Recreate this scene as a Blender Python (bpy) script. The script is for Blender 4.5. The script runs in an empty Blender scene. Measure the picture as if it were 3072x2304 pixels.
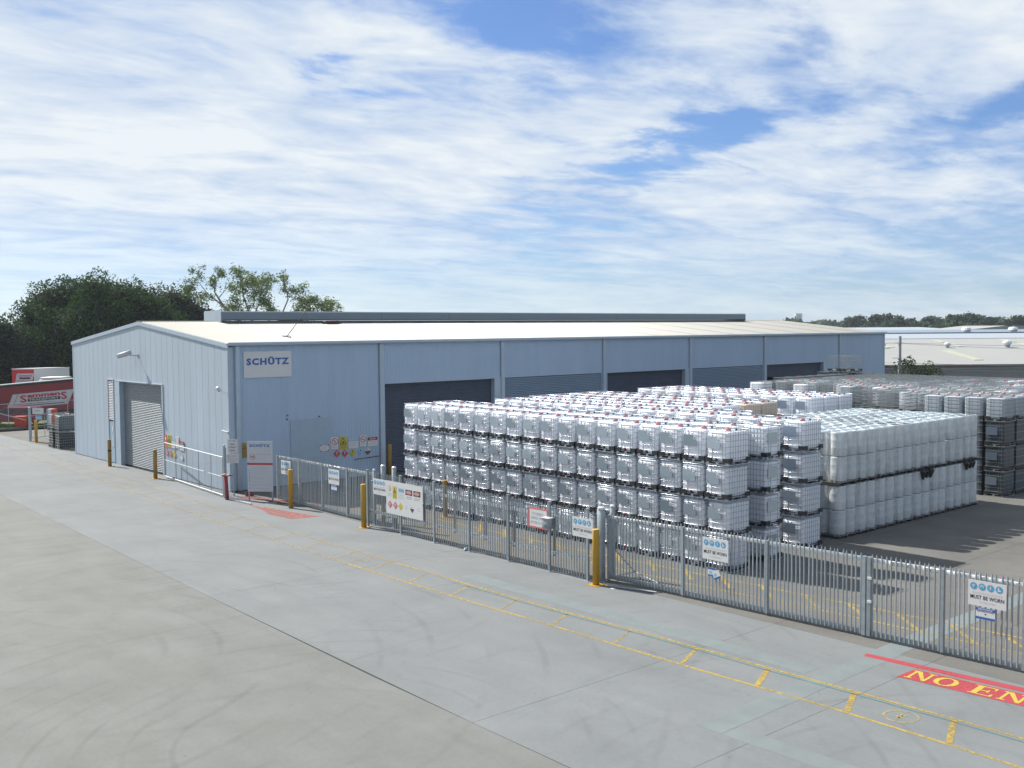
import bpy, bmesh, math, random
import numpy as np
from mathutils import Vector, Matrix
R = math.radians
scene = bpy.context.scene
COL = scene.collection
random.seed(7); np.random.seed(7)

# ------------------------------------------------------------------ camera
YAW, PITCH, ROLL, CAMH, FPX = .8529, -.05397, -.00746, 7.94, 3133.34
fw = Vector((math.cos(YAW)*math.cos(PITCH), math.sin(YAW)*math.cos(PITCH), math.sin(PITCH)))
rt = Vector((math.sin(YAW), -math.cos(YAW), 0)); up = rt.cross(fw)
r2 = rt*math.cos(ROLL)+up*math.sin(ROLL); u2 = -rt*math.sin(ROLL)+up*math.cos(ROLL)
camd = bpy.data.cameras.new('camera'); cam = bpy.data.objects.new('camera', camd); COL.objects.link(cam)
m = Matrix.Identity(4)
for i in range(3):
    m[i][0] = r2[i]; m[i][1] = u2[i]; m[i][2] = -fw[i]
m[2][3] = CAMH
cam.matrix_world = m
camd.sensor_fit = 'HORIZONTAL'; camd.sensor_width = 36.0; camd.lens = 36.0*FPX/3072
camd.clip_start = .1; camd.clip_end = 9000
scene.camera = cam

# ------------------------------------------------------------------ light
SUN = Vector((-1.15, 4.95, 4.6)).normalized()          # direction towards the sun
s_el = math.asin(SUN.z); s_az = math.atan2(SUN.y, SUN.x)
sd = bpy.data.lights.new('sun', 'SUN'); sd.energy = 5.0; sd.angle = R(.53); sd.color = (1.0, .955, .88)
so = bpy.data.objects.new('sun', sd); COL.objects.link(so)
so.rotation_euler = SUN.to_track_quat('Z', 'Y').to_euler()
so.location = (0, 0, 60)
scene.view_settings.view_transform = 'Standard'
scene.view_settings.look = 'None'
scene.view_settings.exposure = 0.95
scene.view_settings.gamma = 1.0
scene.view_settings.use_curve_mapping = False

world = bpy.data.worlds.new('World'); scene.world = world; world.use_nodes = True
def build_world():
    nt = world.node_tree; N = nt.nodes; L = nt.links; N.clear()
    def nd(t, **k):
        n = N.new(t)
        for a, b in k.items(): setattr(n, a, b)
        return n
    def mth(op, a, b=None, c=None, clamp=False):
        n = nd('ShaderNodeMath', operation=op); n.use_clamp = clamp
        for i, v in enumerate((a, b, c)):
            if v is None: continue
            if isinstance(v, (int, float)): n.inputs[i].default_value = v
            else: L.new(v, n.inputs[i])
        return n.outputs[0]
    out = nd('ShaderNodeOutputWorld'); tc = nd('ShaderNodeTexCoord')
    sep = nd('ShaderNodeSeparateXYZ'); L.new(tc.outputs['Generated'], sep.inputs[0])
    x, y, z = sep.outputs
    sky = nd('ShaderNodeTexSky', sky_type='NISHITA', sun_disc=False)
    sky.sun_elevation = s_el; sky.sun_rotation = math.pi/2 - s_az
    sky.air_density = 1.0; sky.dust_density = .25; sky.ozone_density = 1.5; sky.altitude = 0
    bg1 = nd('ShaderNodeBackground'); bg1.inputs[1].default_value = .05
    tint = nd('ShaderNodeMixRGB', blend_type='MULTIPLY'); tint.inputs[0].default_value = 1
    tint.inputs[2].default_value = (.62, .86, 1.26, 1)
    L.new(sky.outputs[0], tint.inputs[1]); L.new(tint.outputs[0], bg1.inputs[0])
    # cloud layer: a high flat sheet, seen in the plane it lies in
    zz = mth('ADD', mth('MAXIMUM', z, 0.0), .10)
    px = mth('DIVIDE', x, zz); py = mth('DIVIDE', y, zz)
    comb = nd('ShaderNodeCombineXYZ'); L.new(px, comb.inputs[0]); L.new(py, comb.inputs[1])
    mp = nd('ShaderNodeMapping'); mp.inputs['Rotation'].default_value = (0, 0, R(28)); mp.inputs['Scale'].default_value = (.74, 1.12, 1)
    L.new(comb.outputs[0], mp.inputs[0])
    def noise(scale, detail, rough, dist, off):
        ad = nd('ShaderNodeVectorMath', operation='ADD'); ad.inputs[1].default_value = off; L.new(mp.outputs[0], ad.inputs[0])
        n = nd('ShaderNodeTexNoise'); n.inputs['Scale'].default_value = scale; n.inputs['Detail'].default_value = detail
        n.inputs['Roughness'].default_value = rough; n.inputs['Distortion'].default_value = dist
        L.new(ad.outputs[0], n.inputs['Vector']); return n.outputs['Fac']
    n1 = noise(.85, 7, .52, .35, (3.1, 1.7, 0)); n2 = noise(3.2, 7, .58, .5, (9.4, 4.2, 2)); n3 = noise(.45, 3, .5, .2, (6.3, 8.8, 5))
    n4 = noise(8.5, 6, .62, .7, (5.5, 3.3, 6)); dens = mth('ADD', mth('MULTIPLY', n1, .50), mth('ADD', mth('MULTIPLY', n2, .36), mth('ADD', mth('MULTIPLY', n3, .24), mth('MULTIPLY', n4, .14))))
    # azimuth / elevation terms: the clear gaps in the cloud sheet that the photograph shows
    w1 = noise(2.6, 6, .6, .6, (2.2, 9.1, 4)); w2 = noise(2.3, 6, .6, .6, (7.2, 1.1, 8))
    az = mth('ADD', mth('ARCTAN2', y, x), mth('MULTIPLY', mth('SUBTRACT', w1, .5), .16)); el = mth('ADD', mth('ARCSINE', z), mth('MULTIPLY', mth('SUBTRACT', w2, .5), .085))
    def gap(a0, e0, wa, we, tilt, amp):
        da = mth('SUBTRACT', az, a0); de = mth('SUBTRACT', mth('SUBTRACT', el, e0), mth('MULTIPLY', da, tilt))
        q = mth('ADD', mth('POWER', mth('ABSOLUTE', mth('DIVIDE', da, wa)), 2.0), mth('POWER', mth('ABSOLUTE', mth('DIVIDE', de, we)), 2.0))
        return mth('MULTIPLY', mth('EXPONENT', mth('MULTIPLY', q, -1.0)), amp)
    def azel(pxx, pyy): return YAW - math.atan((pxx-1536)/FPX), math.atan((983-pyy)/FPX)
    GAPS = [(1600, 120, .085, .034, .25, .24), (1830, 10, .10, .02, .1, .15), (2520, 335, .055, .018, -.12, .13), (2250, 400, .06, .018, 0, .10),
            (2060, 470, .08, .02, -.35, .11), (1850, 530, .10, .016, -.2, .15), (2980, 430, .10, .02, -.3, .16), (1600, 740, .10, .022, .05, .14),
            (940, 210, .03, .008, .1, .12), (1180, 285, .07, .010, -.1, .09), (2400, 160, .03, .03, 0, .07)]
    tot = None
    for gpx, gpy, wa, we, ti, am in GAPS:
        a0, e0 = azel(gpx, gpy); g_ = gap(a0, e0, wa, we, ti, am)
        tot = g_ if tot is None else mth('ADD', tot, g_)
    # thicker to the left (north-west), thinner to the right
    side = mth('MULTIPLY', mth('SUBTRACT', az, .84), .16)
    side = mth('MINIMUM', mth('MAXIMUM', side, -.05), .08)
    dens = mth('ADD', mth('SUBTRACT', dens, tot), side)
    mr = nd('ShaderNodeMapRange'); mr.interpolation_type = 'SMOOTHSTEP'
    mr.inputs['From Min'].default_value = .36; mr.inputs['From Max'].default_value = .60
    L.new(dens, mr.inputs['Value'])
    cov = mth('MULTIPLY', mr.outputs[0], .97)
    # near the horizon the sheet thins out into pale haze
    hz = nd('ShaderNodeMapRange'); hz.interpolation_type = 'SMOOTHSTEP'; hz.inputs['From Min'].default_value = 0; hz.inputs['From Max'].default_value = .14
    hz.inputs['To Min'].default_value = .42; L.new(z, hz.inputs['Value'])
    cov = mth('MULTIPLY', cov, hz.outputs[0])
    cov = mth('MAXIMUM', cov, .10)
    # cloud brightness follows thickness
    br = nd('ShaderNodeValToRGB'); br.color_ramp.elements[0].position = .47; br.color_ramp.elements[0].color = (.47, .62, .88, 1)
    br.color_ramp.elements[1].position = .65; br.color_ramp.elements[1].color = (.93, .985, 1.02, 1)
    shade = noise(2.2, 8, .6, .6, (1.4, 7.7, 3)); L.new(mth('ADD', mth('MULTIPLY', dens, .6), mth('MULTIPLY', shade, .42)), br.inputs[0])
    bg2 = nd('ShaderNodeBackground'); bg2.inputs[1].default_value = .475; L.new(br.outputs[0], bg2.inputs[0])
    mix = nd('ShaderNodeMixShader'); L.new(cov, mix.inputs[0]); L.new(bg1.outputs[0], mix.inputs[1]); L.new(bg2.outputs[0], mix.inputs[2])
    L.new(mix.outputs[0], out.inputs[0])
build_world()

# ------------------------------------------------------------------ materials
def mat(name, col, rough=.6, metal=0.0, var=.0, vscale=3.0, bump=0.0, bscale=40.0, spec=.5, trans=0.0, col2=None, objrand=0.0, stretch=None, detail=6, keep=False):
    if not keep:
        col = tuple(v*.64 for v in col); col2 = tuple(v*.64 for v in col2) if col2 else None
    mt = bpy.data.materials.new(name); mt.use_nodes = True
    nt = mt.node_tree; N = nt.nodes; L = nt.links
    b = N['Principled BSDF']; b.inputs['Roughness'].default_value = rough; b.inputs['Metallic'].default_value = metal
    b.inputs['Specular IOR Level'].default_value = spec
    c = (*col, 1); b.inputs['Base Color'].default_value = c
    src = None
    if var > 0 or bump > 0 or col2:
        tc = N.new('ShaderNodeTexCoord'); mp = N.new('ShaderNodeMapping'); L.new(tc.outputs['Object'], mp.inputs[0])
        if stretch: mp.inputs['Scale'].default_value = stretch
    if var > 0 or col2:
        n = N.new('ShaderNodeTexNoise'); n.inputs['Scale'].default_value = vscale; n.inputs['Detail'].default_value = detail; n.inputs['Roughness'].default_value = .6
        L.new(mp.outputs[0], n.inputs[0])
        rp = N.new('ShaderNodeValToRGB'); rp.color_ramp.elements[0].position = .3; rp.color_ramp.elements[1].position = .7
        a = tuple(max(0, v*(1-var)) for v in col) if not col2 else col2
        rp.color_ramp.elements[0].color = (*a, 1)
        rp.color_ramp.elements[1].color = (*(tuple(min(1, v*(1+var)) for v in col) if not col2 else col), 1)
        L.new(n.outputs['Fac'], rp.inputs[0]); src = rp.outputs[0]
    if objrand > 0:
        oi = N.new('ShaderNodeObjectInfo'); mr = N.new('ShaderNodeMapRange'); mr.inputs['To Min'].default_value = 1-objrand; mr.inputs['To Max'].default_value = 1+objrand
        L.new(oi.outputs['Random'], mr.inputs['Value'])
        mm = N.new('ShaderNodeMixRGB'); mm.blend_type = 'MULTIPLY'; mm.inputs[0].default_value = 1
        if src: L.new(src, mm.inputs[1])
        else: mm.inputs[1].default_value = c
        L.new(mr.outputs[0], mm.inputs[2]); src = mm.outputs[0]
    if src: L.new(src, b.inputs['Base Color'])
    if bump > 0:
        n2 = N.new('ShaderNodeTexNoise'); n2.inputs['Scale'].default_value = bscale; n2.inputs['Detail'].default_value = 4; L.new(mp.outputs[0], n2.inputs[0])
        bp = N.new('ShaderNodeBump'); bp.inputs['Strength'].default_value = bump; bp.inputs['Distance'].default_value = .02
        L.new(n2.outputs['Fac'], bp.inputs['Height']); L.new(bp.outputs[0], b.inputs['Normal'])
    if trans > 0:
        tr = N.new('ShaderNodeBsdfTranslucent'); tr.inputs[0].default_value = c
        if src: L.new(src, tr.inputs[0])
        mx = N.new('ShaderNodeMixShader'); mx.inputs[0].default_value = trans
        out = N['Material Output']; L.new(b.outputs[0], mx.inputs[1]); L.new(tr.outputs[0], mx.inputs[2]); L.new(mx.outputs[0], out.inputs[0])
    return mt

def concrete(name, base, dark, scale=.35, marks=False):
    """worn concrete: large blotches, fine speckle, long tyre-polished streaks, oil spots, fine cracks"""
    mt = bpy.data.materials.new(name); mt.use_nodes = True
    nt = mt.node_tree; N = nt.nodes; L = nt.links; b = N['Principled BSDF']; b.inputs['Roughness'].default_value = .85; b.inputs['Specular IOR Level'].default_value = .25
    ge = N.new('ShaderNodeNewGeometry')
    def noise(sc, det, ro, stretch=(1, 1, 1), dist=0, rot=0):
        mp = N.new('ShaderNodeMapping'); mp.inputs['Scale'].default_value = stretch; mp.inputs['Rotation'].default_value = (0, 0, rot); L.new(ge.outputs['Position'], mp.inputs[0])
        n = N.new('ShaderNodeTexNoise'); n.inputs['Scale'].default_value = sc; n.inputs['Detail'].default_value = det; n.inputs['Roughness'].default_value = ro; n.inputs['Distortion'].default_value = dist
        L.new(mp.outputs[0], n.inputs[0]); return n.outputs['Fac']
    def ramp(f, p0, c0, p1, c1):
        r = N.new('ShaderNodeValToRGB'); r.color_ramp.elements[0].position = p0; r.color_ramp.elements[0].color = (*c0, 1)
        r.color_ramp.elements[1].position = p1; r.color_ramp.elements[1].color = (*c1, 1); L.new(f, r.inputs[0]); return r.outputs[0]
    def mul(a, b_, f=1.0):
        mm = N.new('ShaderNodeMixRGB'); mm.blend_type = 'MULTIPLY'; mm.inputs[0].default_value = f
        L.new(a, mm.inputs[1]); L.new(b_, mm.inputs[2]); return mm.outputs[0]
    c = ramp(noise(scale, 5, .6), .32, dark, .68, base)
    c = mul(c, ramp(noise(60, 3, .7), .25, (.86, .86, .85), .75, (1.07, 1.07, 1.07)))
    c = mul(c, ramp(noise(1.2, 6, .62, (1, .22, 1), .6), .30, (.925, .925, .93), .62, (1.02, 1.02, 1.02)))
    c = mul(c, ramp(noise(2.2, 4, .5), .20, (.86, .85, .84), .36, (1, 1, 1)), .5)
    c = mul(c, ramp(noise(5.5, 2, .4), .215, (.62, .61, .60), .25, (1, 1, 1)), .7)
    c = mul(c, ramp(noise(14, 5, .75, (1, .5, 1)), .30, (.93, .93, .93), .6, (1.03, 1.03, 1.03)))
    if marks:
        # curved rubber marks left by turning trucks: thin rings of darker tone broken up by noise
        for (cx_, cy_, sc, amt) in ((5.5, 27.0, .75, .10), (10.2, 17.6, 1.1, .10), (16.2, 5.0, .9, .09), (13.0, 31.0, .65, .07)):
            mp = N.new('ShaderNodeMapping'); mp.inputs['Location'].default_value = (-cx_*sc, -cy_*sc, 0); mp.inputs['Scale'].default_value = (sc, sc, 0)
            L.new(ge.outputs['Position'], mp.inputs[0])
            w = N.new('ShaderNodeTexWave'); w.wave_type = 'RINGS'; w.rings_direction = 'Z'; w.inputs['Scale'].default_value = .32; w.inputs['Distortion'].default_value = 1.2; w.inputs['Detail'].default_value = 2; w.inputs['Detail Scale'].default_value = .6
            L.new(mp.outputs[0], w.inputs[0])
            r = ramp(w.outputs['Fac'], .0, (1-amt*1.1,)*3, .08, (1, 1, 1))
            gate = N.new('ShaderNodeValToRGB'); gate.color_ramp.elements[0].position = .50; gate.color_ramp.elements[1].position = .66
            L.new(noise(.33, 3, .5, (1, 1, 1), .4, cx_), gate.inputs[0])
            mm = N.new('ShaderNodeMixRGB'); mm.blend_type = 'MULTIPLY'; L.new(gate.outputs[0], mm.inputs[0]); L.new(c, mm.inputs[1]); L.new(r, mm.inputs[2]); c = mm.outputs[0]
    # hairline cracks
    v = N.new('ShaderNodeTexVoronoi'); v.feature = 'DISTANCE_TO_EDGE'; v.inputs['Scale'].default_value = .28
    mp = N.new('ShaderNodeMapping'); L.new(ge.outputs['Position'], mp.inputs[0])
    nn = N.new('ShaderNodeTexNoise'); nn.inputs['Scale'].default_value = 1.6; nn.inputs['Detail'].default_value = 5; L.new(ge.outputs['Position'], nn.inputs[0])
    av = N.new('ShaderNodeVectorMath'); av.operation = 'MULTIPLY_ADD'; av.inputs[1].default_value = (.9, .9, .9); L.new(nn.outputs['Color'], av.inputs[0]); L.new(ge.outputs['Position'], av.inputs[2])
    L.new(av.outputs[0], v.inputs['Vector'])
    cr = ramp(v.outputs['Distance'], .0, (.82, .82, .82), .0035, (1, 1, 1))
    g2 = N.new('ShaderNodeValToRGB'); g2.color_ramp.elements[0].position = .53; g2.color_ramp.elements[1].position = .60; L.new(noise(.11, 2, .5), g2.inputs[0])
    mm = N.new('ShaderNodeMixRGB'); mm.blend_type = 'MULTIPLY'; L.new(g2.outputs[0], mm.inputs[0]); L.new(c, mm.inputs[1]); L.new(cr, mm.inputs[2]); c = mm.outputs[0]
    oi = N.new('ShaderNodeObjectInfo'); mr = N.new('ShaderNodeMapRange'); mr.inputs['To Min'].default_value = .975; mr.inputs['To Max'].default_value = 1.02
    L.new(oi.outputs['Random'], mr.inputs['Value']); m2 = N.new('ShaderNodeMixRGB'); m2.blend_type = 'MULTIPLY'; m2.inputs[0].default_value = 1; L.new(c, m2.inputs[1]); L.new(mr.outputs[0], m2.inputs[2])
    L.new(m2.outputs[0], b.inputs['Base Color'])
    bp = N.new('ShaderNodeBump'); bp.inputs['Strength'].default_value = .25; bp.inputs['Distance'].default_value = .01; L.new(noise(90, 3, .6), bp.inputs['Height']); L.new(bp.outputs[0], b.inputs['Normal'])
    return mt

def worn_paint(name, col, wear=.45, scale=9, under=None):
    """thin road paint that is worn through in patches (transparent where it is gone)"""
    mt = bpy.data.materials.new(name); mt.use_nodes = True
    nt = mt.node_tree; N = nt.nodes; L = nt.links; b = N['Principled BSDF']; b.inputs['Roughness'].default_value = .8; b.inputs['Specular IOR Level'].default_value = .2
    b.inputs['Base Color'].default_value = (*col, 1)
    ge = N.new('ShaderNodeNewGeometry')
    n = N.new('ShaderNodeTexNoise'); n.inputs['Scale'].default_value = scale; n.inputs['Detail'].default_value = 8; n.inputs['Roughness'].default_value = .7; L.new(ge.outputs['Position'], n.inputs[0])
    n2 = N.new('ShaderNodeTexNoise'); n2.inputs['Scale'].default_value = .5; n2.inputs['Detail'].default_value = 3; L.new(ge.outputs['Position'], n2.inputs[0])
    ad = N.new('ShaderNodeMath'); ad.operation = 'MULTIPLY_ADD'; L.new(n2.outputs['Fac'], ad.inputs[0]); ad.inputs[1].default_value = .5; L.new(n.outputs['Fac'], ad.inputs[2])
    r = N.new('ShaderNodeMapRange'); r.inputs['From Min'].default_value = .25+wear*.75; r.inputs['From Max'].default_value = .25+wear*.75+.28; r.inputs['To Min'].default_value = .12; L.new(ad.outputs[0], r.inputs['Value'])
    L.new(r.outputs[0], b.inputs['Alpha'])
    return mt

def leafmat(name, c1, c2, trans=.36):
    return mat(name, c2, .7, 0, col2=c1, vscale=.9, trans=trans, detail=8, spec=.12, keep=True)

def plastic_tank(name, col, tr):
    mt = mat(name, col, .38, 0, var=.03, vscale=2.0, trans=tr, objrand=.04, spec=.4, keep=True)
    return mt

def plate_mat(name):
    """galvanised marking plate: reflective, slightly different on every container"""
    mt = bpy.data.materials.new(name); mt.use_nodes = True
    N = mt.node_tree.nodes; L = mt.node_tree.links; b = N['Principled BSDF']
    b.inputs['Metallic'].default_value = .9
    oi = N.new('ShaderNodeObjectInfo')
    r = N.new('ShaderNodeValToRGB'); r.color_ramp.elements[0].color = (.32, .40, .48, 1); r.color_ramp.elements[1].color = (.58, .68, .79, 1); L.new(oi.outputs['Random'], r.inputs[0])
    L.new(r.outputs[0], b.inputs['Base Color'])
    tc = N.new('ShaderNodeTexCoord'); n = N.new('ShaderNodeTexNoise'); n.inputs['Scale'].default_value = 1.6; n.inputs['Detail'].default_value = 2
    ad = N.new('ShaderNodeVectorMath'); ad.operation = 'ADD'; L.new(tc.outputs['Object'], ad.inputs[0]); L.new(oi.outputs['Location'], ad.inputs[1]); L.new(ad.outputs[0], n.inputs[0])
    bp = N.new('ShaderNodeBump'); bp.inputs['Strength'].default_value = .3; bp.inputs['Distance'].default_value = .05; L.new(n.outputs['Fac'], bp.inputs['Height']); L.new(bp.outputs[0], b.inputs['Normal'])
    b.inputs['Roughness'].default_value = .28
    return mt

def film_mat(name):
    mt = bpy.data.materials.new(name); mt.use_nodes = True
    N = mt.node_tree.nodes; L = mt.node_tree.links; b = N['Principled BSDF']; out = N['Material Output']
    b.inputs['Base Color'].default_value = (.80, .84, .86, 1); b.inputs['Roughness'].default_value = .22
    tc = N.new('ShaderNodeTexCoord'); mp = N.new('ShaderNodeMapping'); mp.inputs['Rotation'].default_value = (.5, .6, .3); mp.inputs['Scale'].default_value = (1, 1, .35); L.new(tc.outputs['Object'], mp.inputs[0])
    n = N.new('ShaderNodeTexNoise'); n.inputs['Scale'].default_value = 5; n.inputs['Detail'].default_value = 6; n.inputs['Distortion'].default_value = 1.5; L.new(mp.outputs[0], n.inputs[0])
    bp = N.new('ShaderNodeBump'); bp.inputs['Strength'].default_value = .8; bp.inputs['Distance'].default_value = .08; L.new(n.outputs['Fac'], bp.inputs['Height']); L.new(bp.outputs[0], b.inputs['Normal'])
    t = N.new('ShaderNodeBsdfTransparent'); mx = N.new('ShaderNodeMixShader')
    r = N.new('ShaderNodeMapRange'); r.inputs['From Min'].default_value = .35; r.inputs['From Max'].default_value = .75; r.inputs['To Min'].default_value = .10; r.inputs['To Max'].default_value = .34; L.new(n.outputs['Fac'], r.inputs['Value'])
    L.new(r.outputs[0], mx.inputs[0]); L.new(t.outputs[0], mx.inputs[1]); L.new(b.outputs[0], mx.inputs[2]); L.new(mx.outputs[0], out.inputs[0])
    return mt

MT = dict(
    ground=mat('dry_grass_ground', (.10, .11, .055), .95, var=.4, vscale=.08),
    apron=concrete('apron_concrete', (.158, .169, .175), (.136, .146, .151), .35, True),
    old=concrete('old_concrete', (.150, .156, .150), (.126, .131, .124), .5, True),
    yard=concrete('yard_concrete', (.128, .126, .118), (.098, .096, .090), .4),
    patch=mat('pale_resurfaced_strip', (.192, .226, .232), .85, var=.10, vscale=1.5),
    gap=mat('joint_filler', (.085, .082, .078), .9),
    yellow=worn_paint('worn_yellow_line', (.31, .225, .06), .42),
    yfaint=worn_paint('faded_yellow_line', (.26, .215, .11), .47),
    teal=worn_paint('faded_teal_line', (.06, .16, .15), .42),
    redp=worn_paint('red_ground_paint', (.28, .045, .055), .24, 14),
    redf=worn_paint('faded_red_ground_paint', (.25, .085, .085), .42, 6),
    ylet=worn_paint('yellow_lettering_paint', (.36, .28, .05), .16, 14),
    wall=mat('blue_grey_steel_cladding', (.52, .62, .73), .5, var=.06, vscale=1.3, stretch=(1, 1, .10), spec=.4, objrand=.022),
    wall_shade_blue=mat('shade_blued_steel_wall', (.455, .60, .78), .5, var=.05, vscale=1.1, stretch=(1, 1, .10), spec=.4),  # same paint as the gable, coloured bluer for the sky-lit shade
    trim=mat('pale_trim', (.51, .62, .73), .5, spec=.4, var=.05, vscale=2),
    patchw=mat('infill_sheet', (.40, .54, .66), .6, var=.06, vscale=3),
    roof=mat('cream_steel_roof', (.205, .204, .182), .5, keep=True, var=.04, vscale=.6, stretch=(1, .2, 1), spec=.4),
    rooft=mat('fibreglass_rooflight', (.100, .116, .128), .5, keep=True, var=.18, vscale=3.5),
    monitor=mat('ridge_vent_steel', (.27, .34, .40), .5, var=.06, vscale=.4),
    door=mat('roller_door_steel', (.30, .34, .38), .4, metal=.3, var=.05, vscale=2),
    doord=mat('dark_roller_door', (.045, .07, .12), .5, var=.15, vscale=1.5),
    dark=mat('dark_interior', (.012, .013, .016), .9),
    louv=mat('louvre_blade', (.34, .46, .60), .5, var=.05),
    galv=mat('galvanised_steel', (.42, .48, .52), .48, metal=.4, var=.16, vscale=6, objrand=.12),
    galvb=mat('painted_sunlit_galvanised', (.95, .98, 1.0), .3, metal=.3, var=.05, vscale=4),  # galvanised steel whitened so the colour carries the sun on the rails
    cage=mat('galvanised_cage', (.30, .34, .40), .36, metal=.55, keep=True),
    ring=mat('bright_cage_ring', (.44, .49, .56), .32, metal=.85, keep=True),
    caged=mat('old_galvanised_cage', (.40, .44, .46), .45, metal=.6, objrand=.15),
    tank=plastic_tank('white_hdpe', (.88, .905, .95), .32),
    tanky=plastic_tank('yellowed_hdpe', (.70, .60, .48), .3),
    tankg=plastic_tank('grey_hdpe', (.50, .55, .60), .3),
    tankd=mat('dark_hdpe', (.07, .085, .10), .4),
    black=mat('black_plastic', (.012, .013, .017), .5),
    red=mat('red_plastic', (.42, .03, .05), .4),
    plate=plate_mat('marking_plate'),
    white=mat('white_sheet', (.80, .81, .82), .5, var=.02, vscale=3),
    offw=mat('off_white_board', (.66, .68, .74), .5, var=.03, vscale=3),
    drum=plastic_tank('milky_drum', (.64, .68, .70), .30),
    drumlid=mat('teal_tinted_drum_top', (.50, .60, .65), .3, var=.2, vscale=6, objrand=.12),
    pal=mat('dark_pallet_wood', (.045, .038, .035), .8, var=.3, vscale=8),
    film=film_mat('stretch_film'),
    safety=mat('safety_yellow', (.66, .39, .022), .5, var=.10, vscale=5, col2=(.58, .33, .02)),
    safetyo=mat('dull_safety_yellow', (.46, .27, .05), .6, var=.3, vscale=6),
    posr=mat('maroon_post', (.28, .035, .04), .6, var=.2, vscale=6),
    pink=mat('faded_pink', (.55, .30, .30), .7, var=.2, vscale=20),
    blue=mat('sign_blue', (.012, .13, .40), .5),
    cyan=mat('sign_light_blue', (.08, .42, .72), .5),
    skyb=mat('sign_pale_blue', (.30, .58, .78), .5),
    nblue=mat('sign_mid_blue', (.02, .15, .46), .5),
    ink=mat('sign_black', (.02, .02, .022), .5),
    grey=mat('sign_grey_print', (.40, .42, .46), .6),
    fgrey=mat('sign_faint_print', (.58, .62, .66), .6),
    sred=mat('sign_red', (.62, .03, .04), .5),
    sredf=mat('sign_faded_red', (.70, .28, .27), .5),
    spink=mat('sign_pink_border', (.85, .15, .14), .5),
    syel=mat('sign_yellow', (.70, .58, .04), .5),
    sochre=mat('sign_ochre', (.42, .29, .05), .6),
    bark=mat('bark', (.16, .13, .10), .9, var=.3, vscale=4),
    barkp=mat('pale_gum_bark', (.30, .27, .22), .8, var=.3, vscale=4),
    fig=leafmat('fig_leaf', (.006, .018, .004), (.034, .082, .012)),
    figc=mat('crown_shade_filler', (.005, .010, .004), .95, spec=.1),  # solid dark filler; the shade inside the crowns is put into its colour
    ever=leafmat('evergreen_leaf', (.010, .022, .008), (.036, .062, .024)),
    gum=leafmat('gum_leaf', (.05, .085, .03), (.15, .20, .065), .4),
    bush=leafmat('bush_leaf', (.02, .035, .014), (.06, .08, .032)),
    far1=leafmat('distant_leaf', (.02, .045, .028), (.065, .105, .055)),
    grass=mat('verge_grass', (.09, .14, .035), .95, var=.4, vscale=6, bump=.5, bscale=60),
    kerb=mat('kerb_concrete', (.16, .15, .13), .9, var=.2, vscale=5),
    maroon=mat('maroon_curtain', (.29, .018, .03), .5, var=.10, vscale=1.2),
    carred=mat('maroon_car_paint', (.30, .035, .07), .25, spec=.6),
    glass=mat('dark_glass', (.02, .03, .04), .08, spec=.8),
    rubber=mat('tyre_rubber', (.02, .02, .02), .8),
    chrome=mat('wheel_metal', (.5, .5, .5), .3, metal=.7),
    orange=mat('orange_plastic', (.60, .07, .03), .6, var=.1),
    farroof=mat('cream_warehouse_roof', (.245, .250, .240), .7, keep=True, var=.04, vscale=.15),
    farroofb=mat('white_ridge_sheet', (.26, .29, .33), .6, keep=True, var=.04, vscale=.1),
    farstrip=mat('pale_rooflight_sheet', (.30, .32, .25), .6, keep=True),
    farwall=mat('warehouse_block_wall', (.32, .32, .31), .8, var=.05, vscale=.5),
    fblue=mat('blue_grey_far_roof', (.22, .30, .38), .6),
    farhouse=mat('pale_house_wall', (.55, .50, .46), .8), fartile=mat('terracotta_tile', (.36, .17, .12), .8),
    tower=mat('tower_render', (.48, .50, .52), .8),
    rust=mat('rust_brown', (.13, .045, .035), .8),
)

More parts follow.
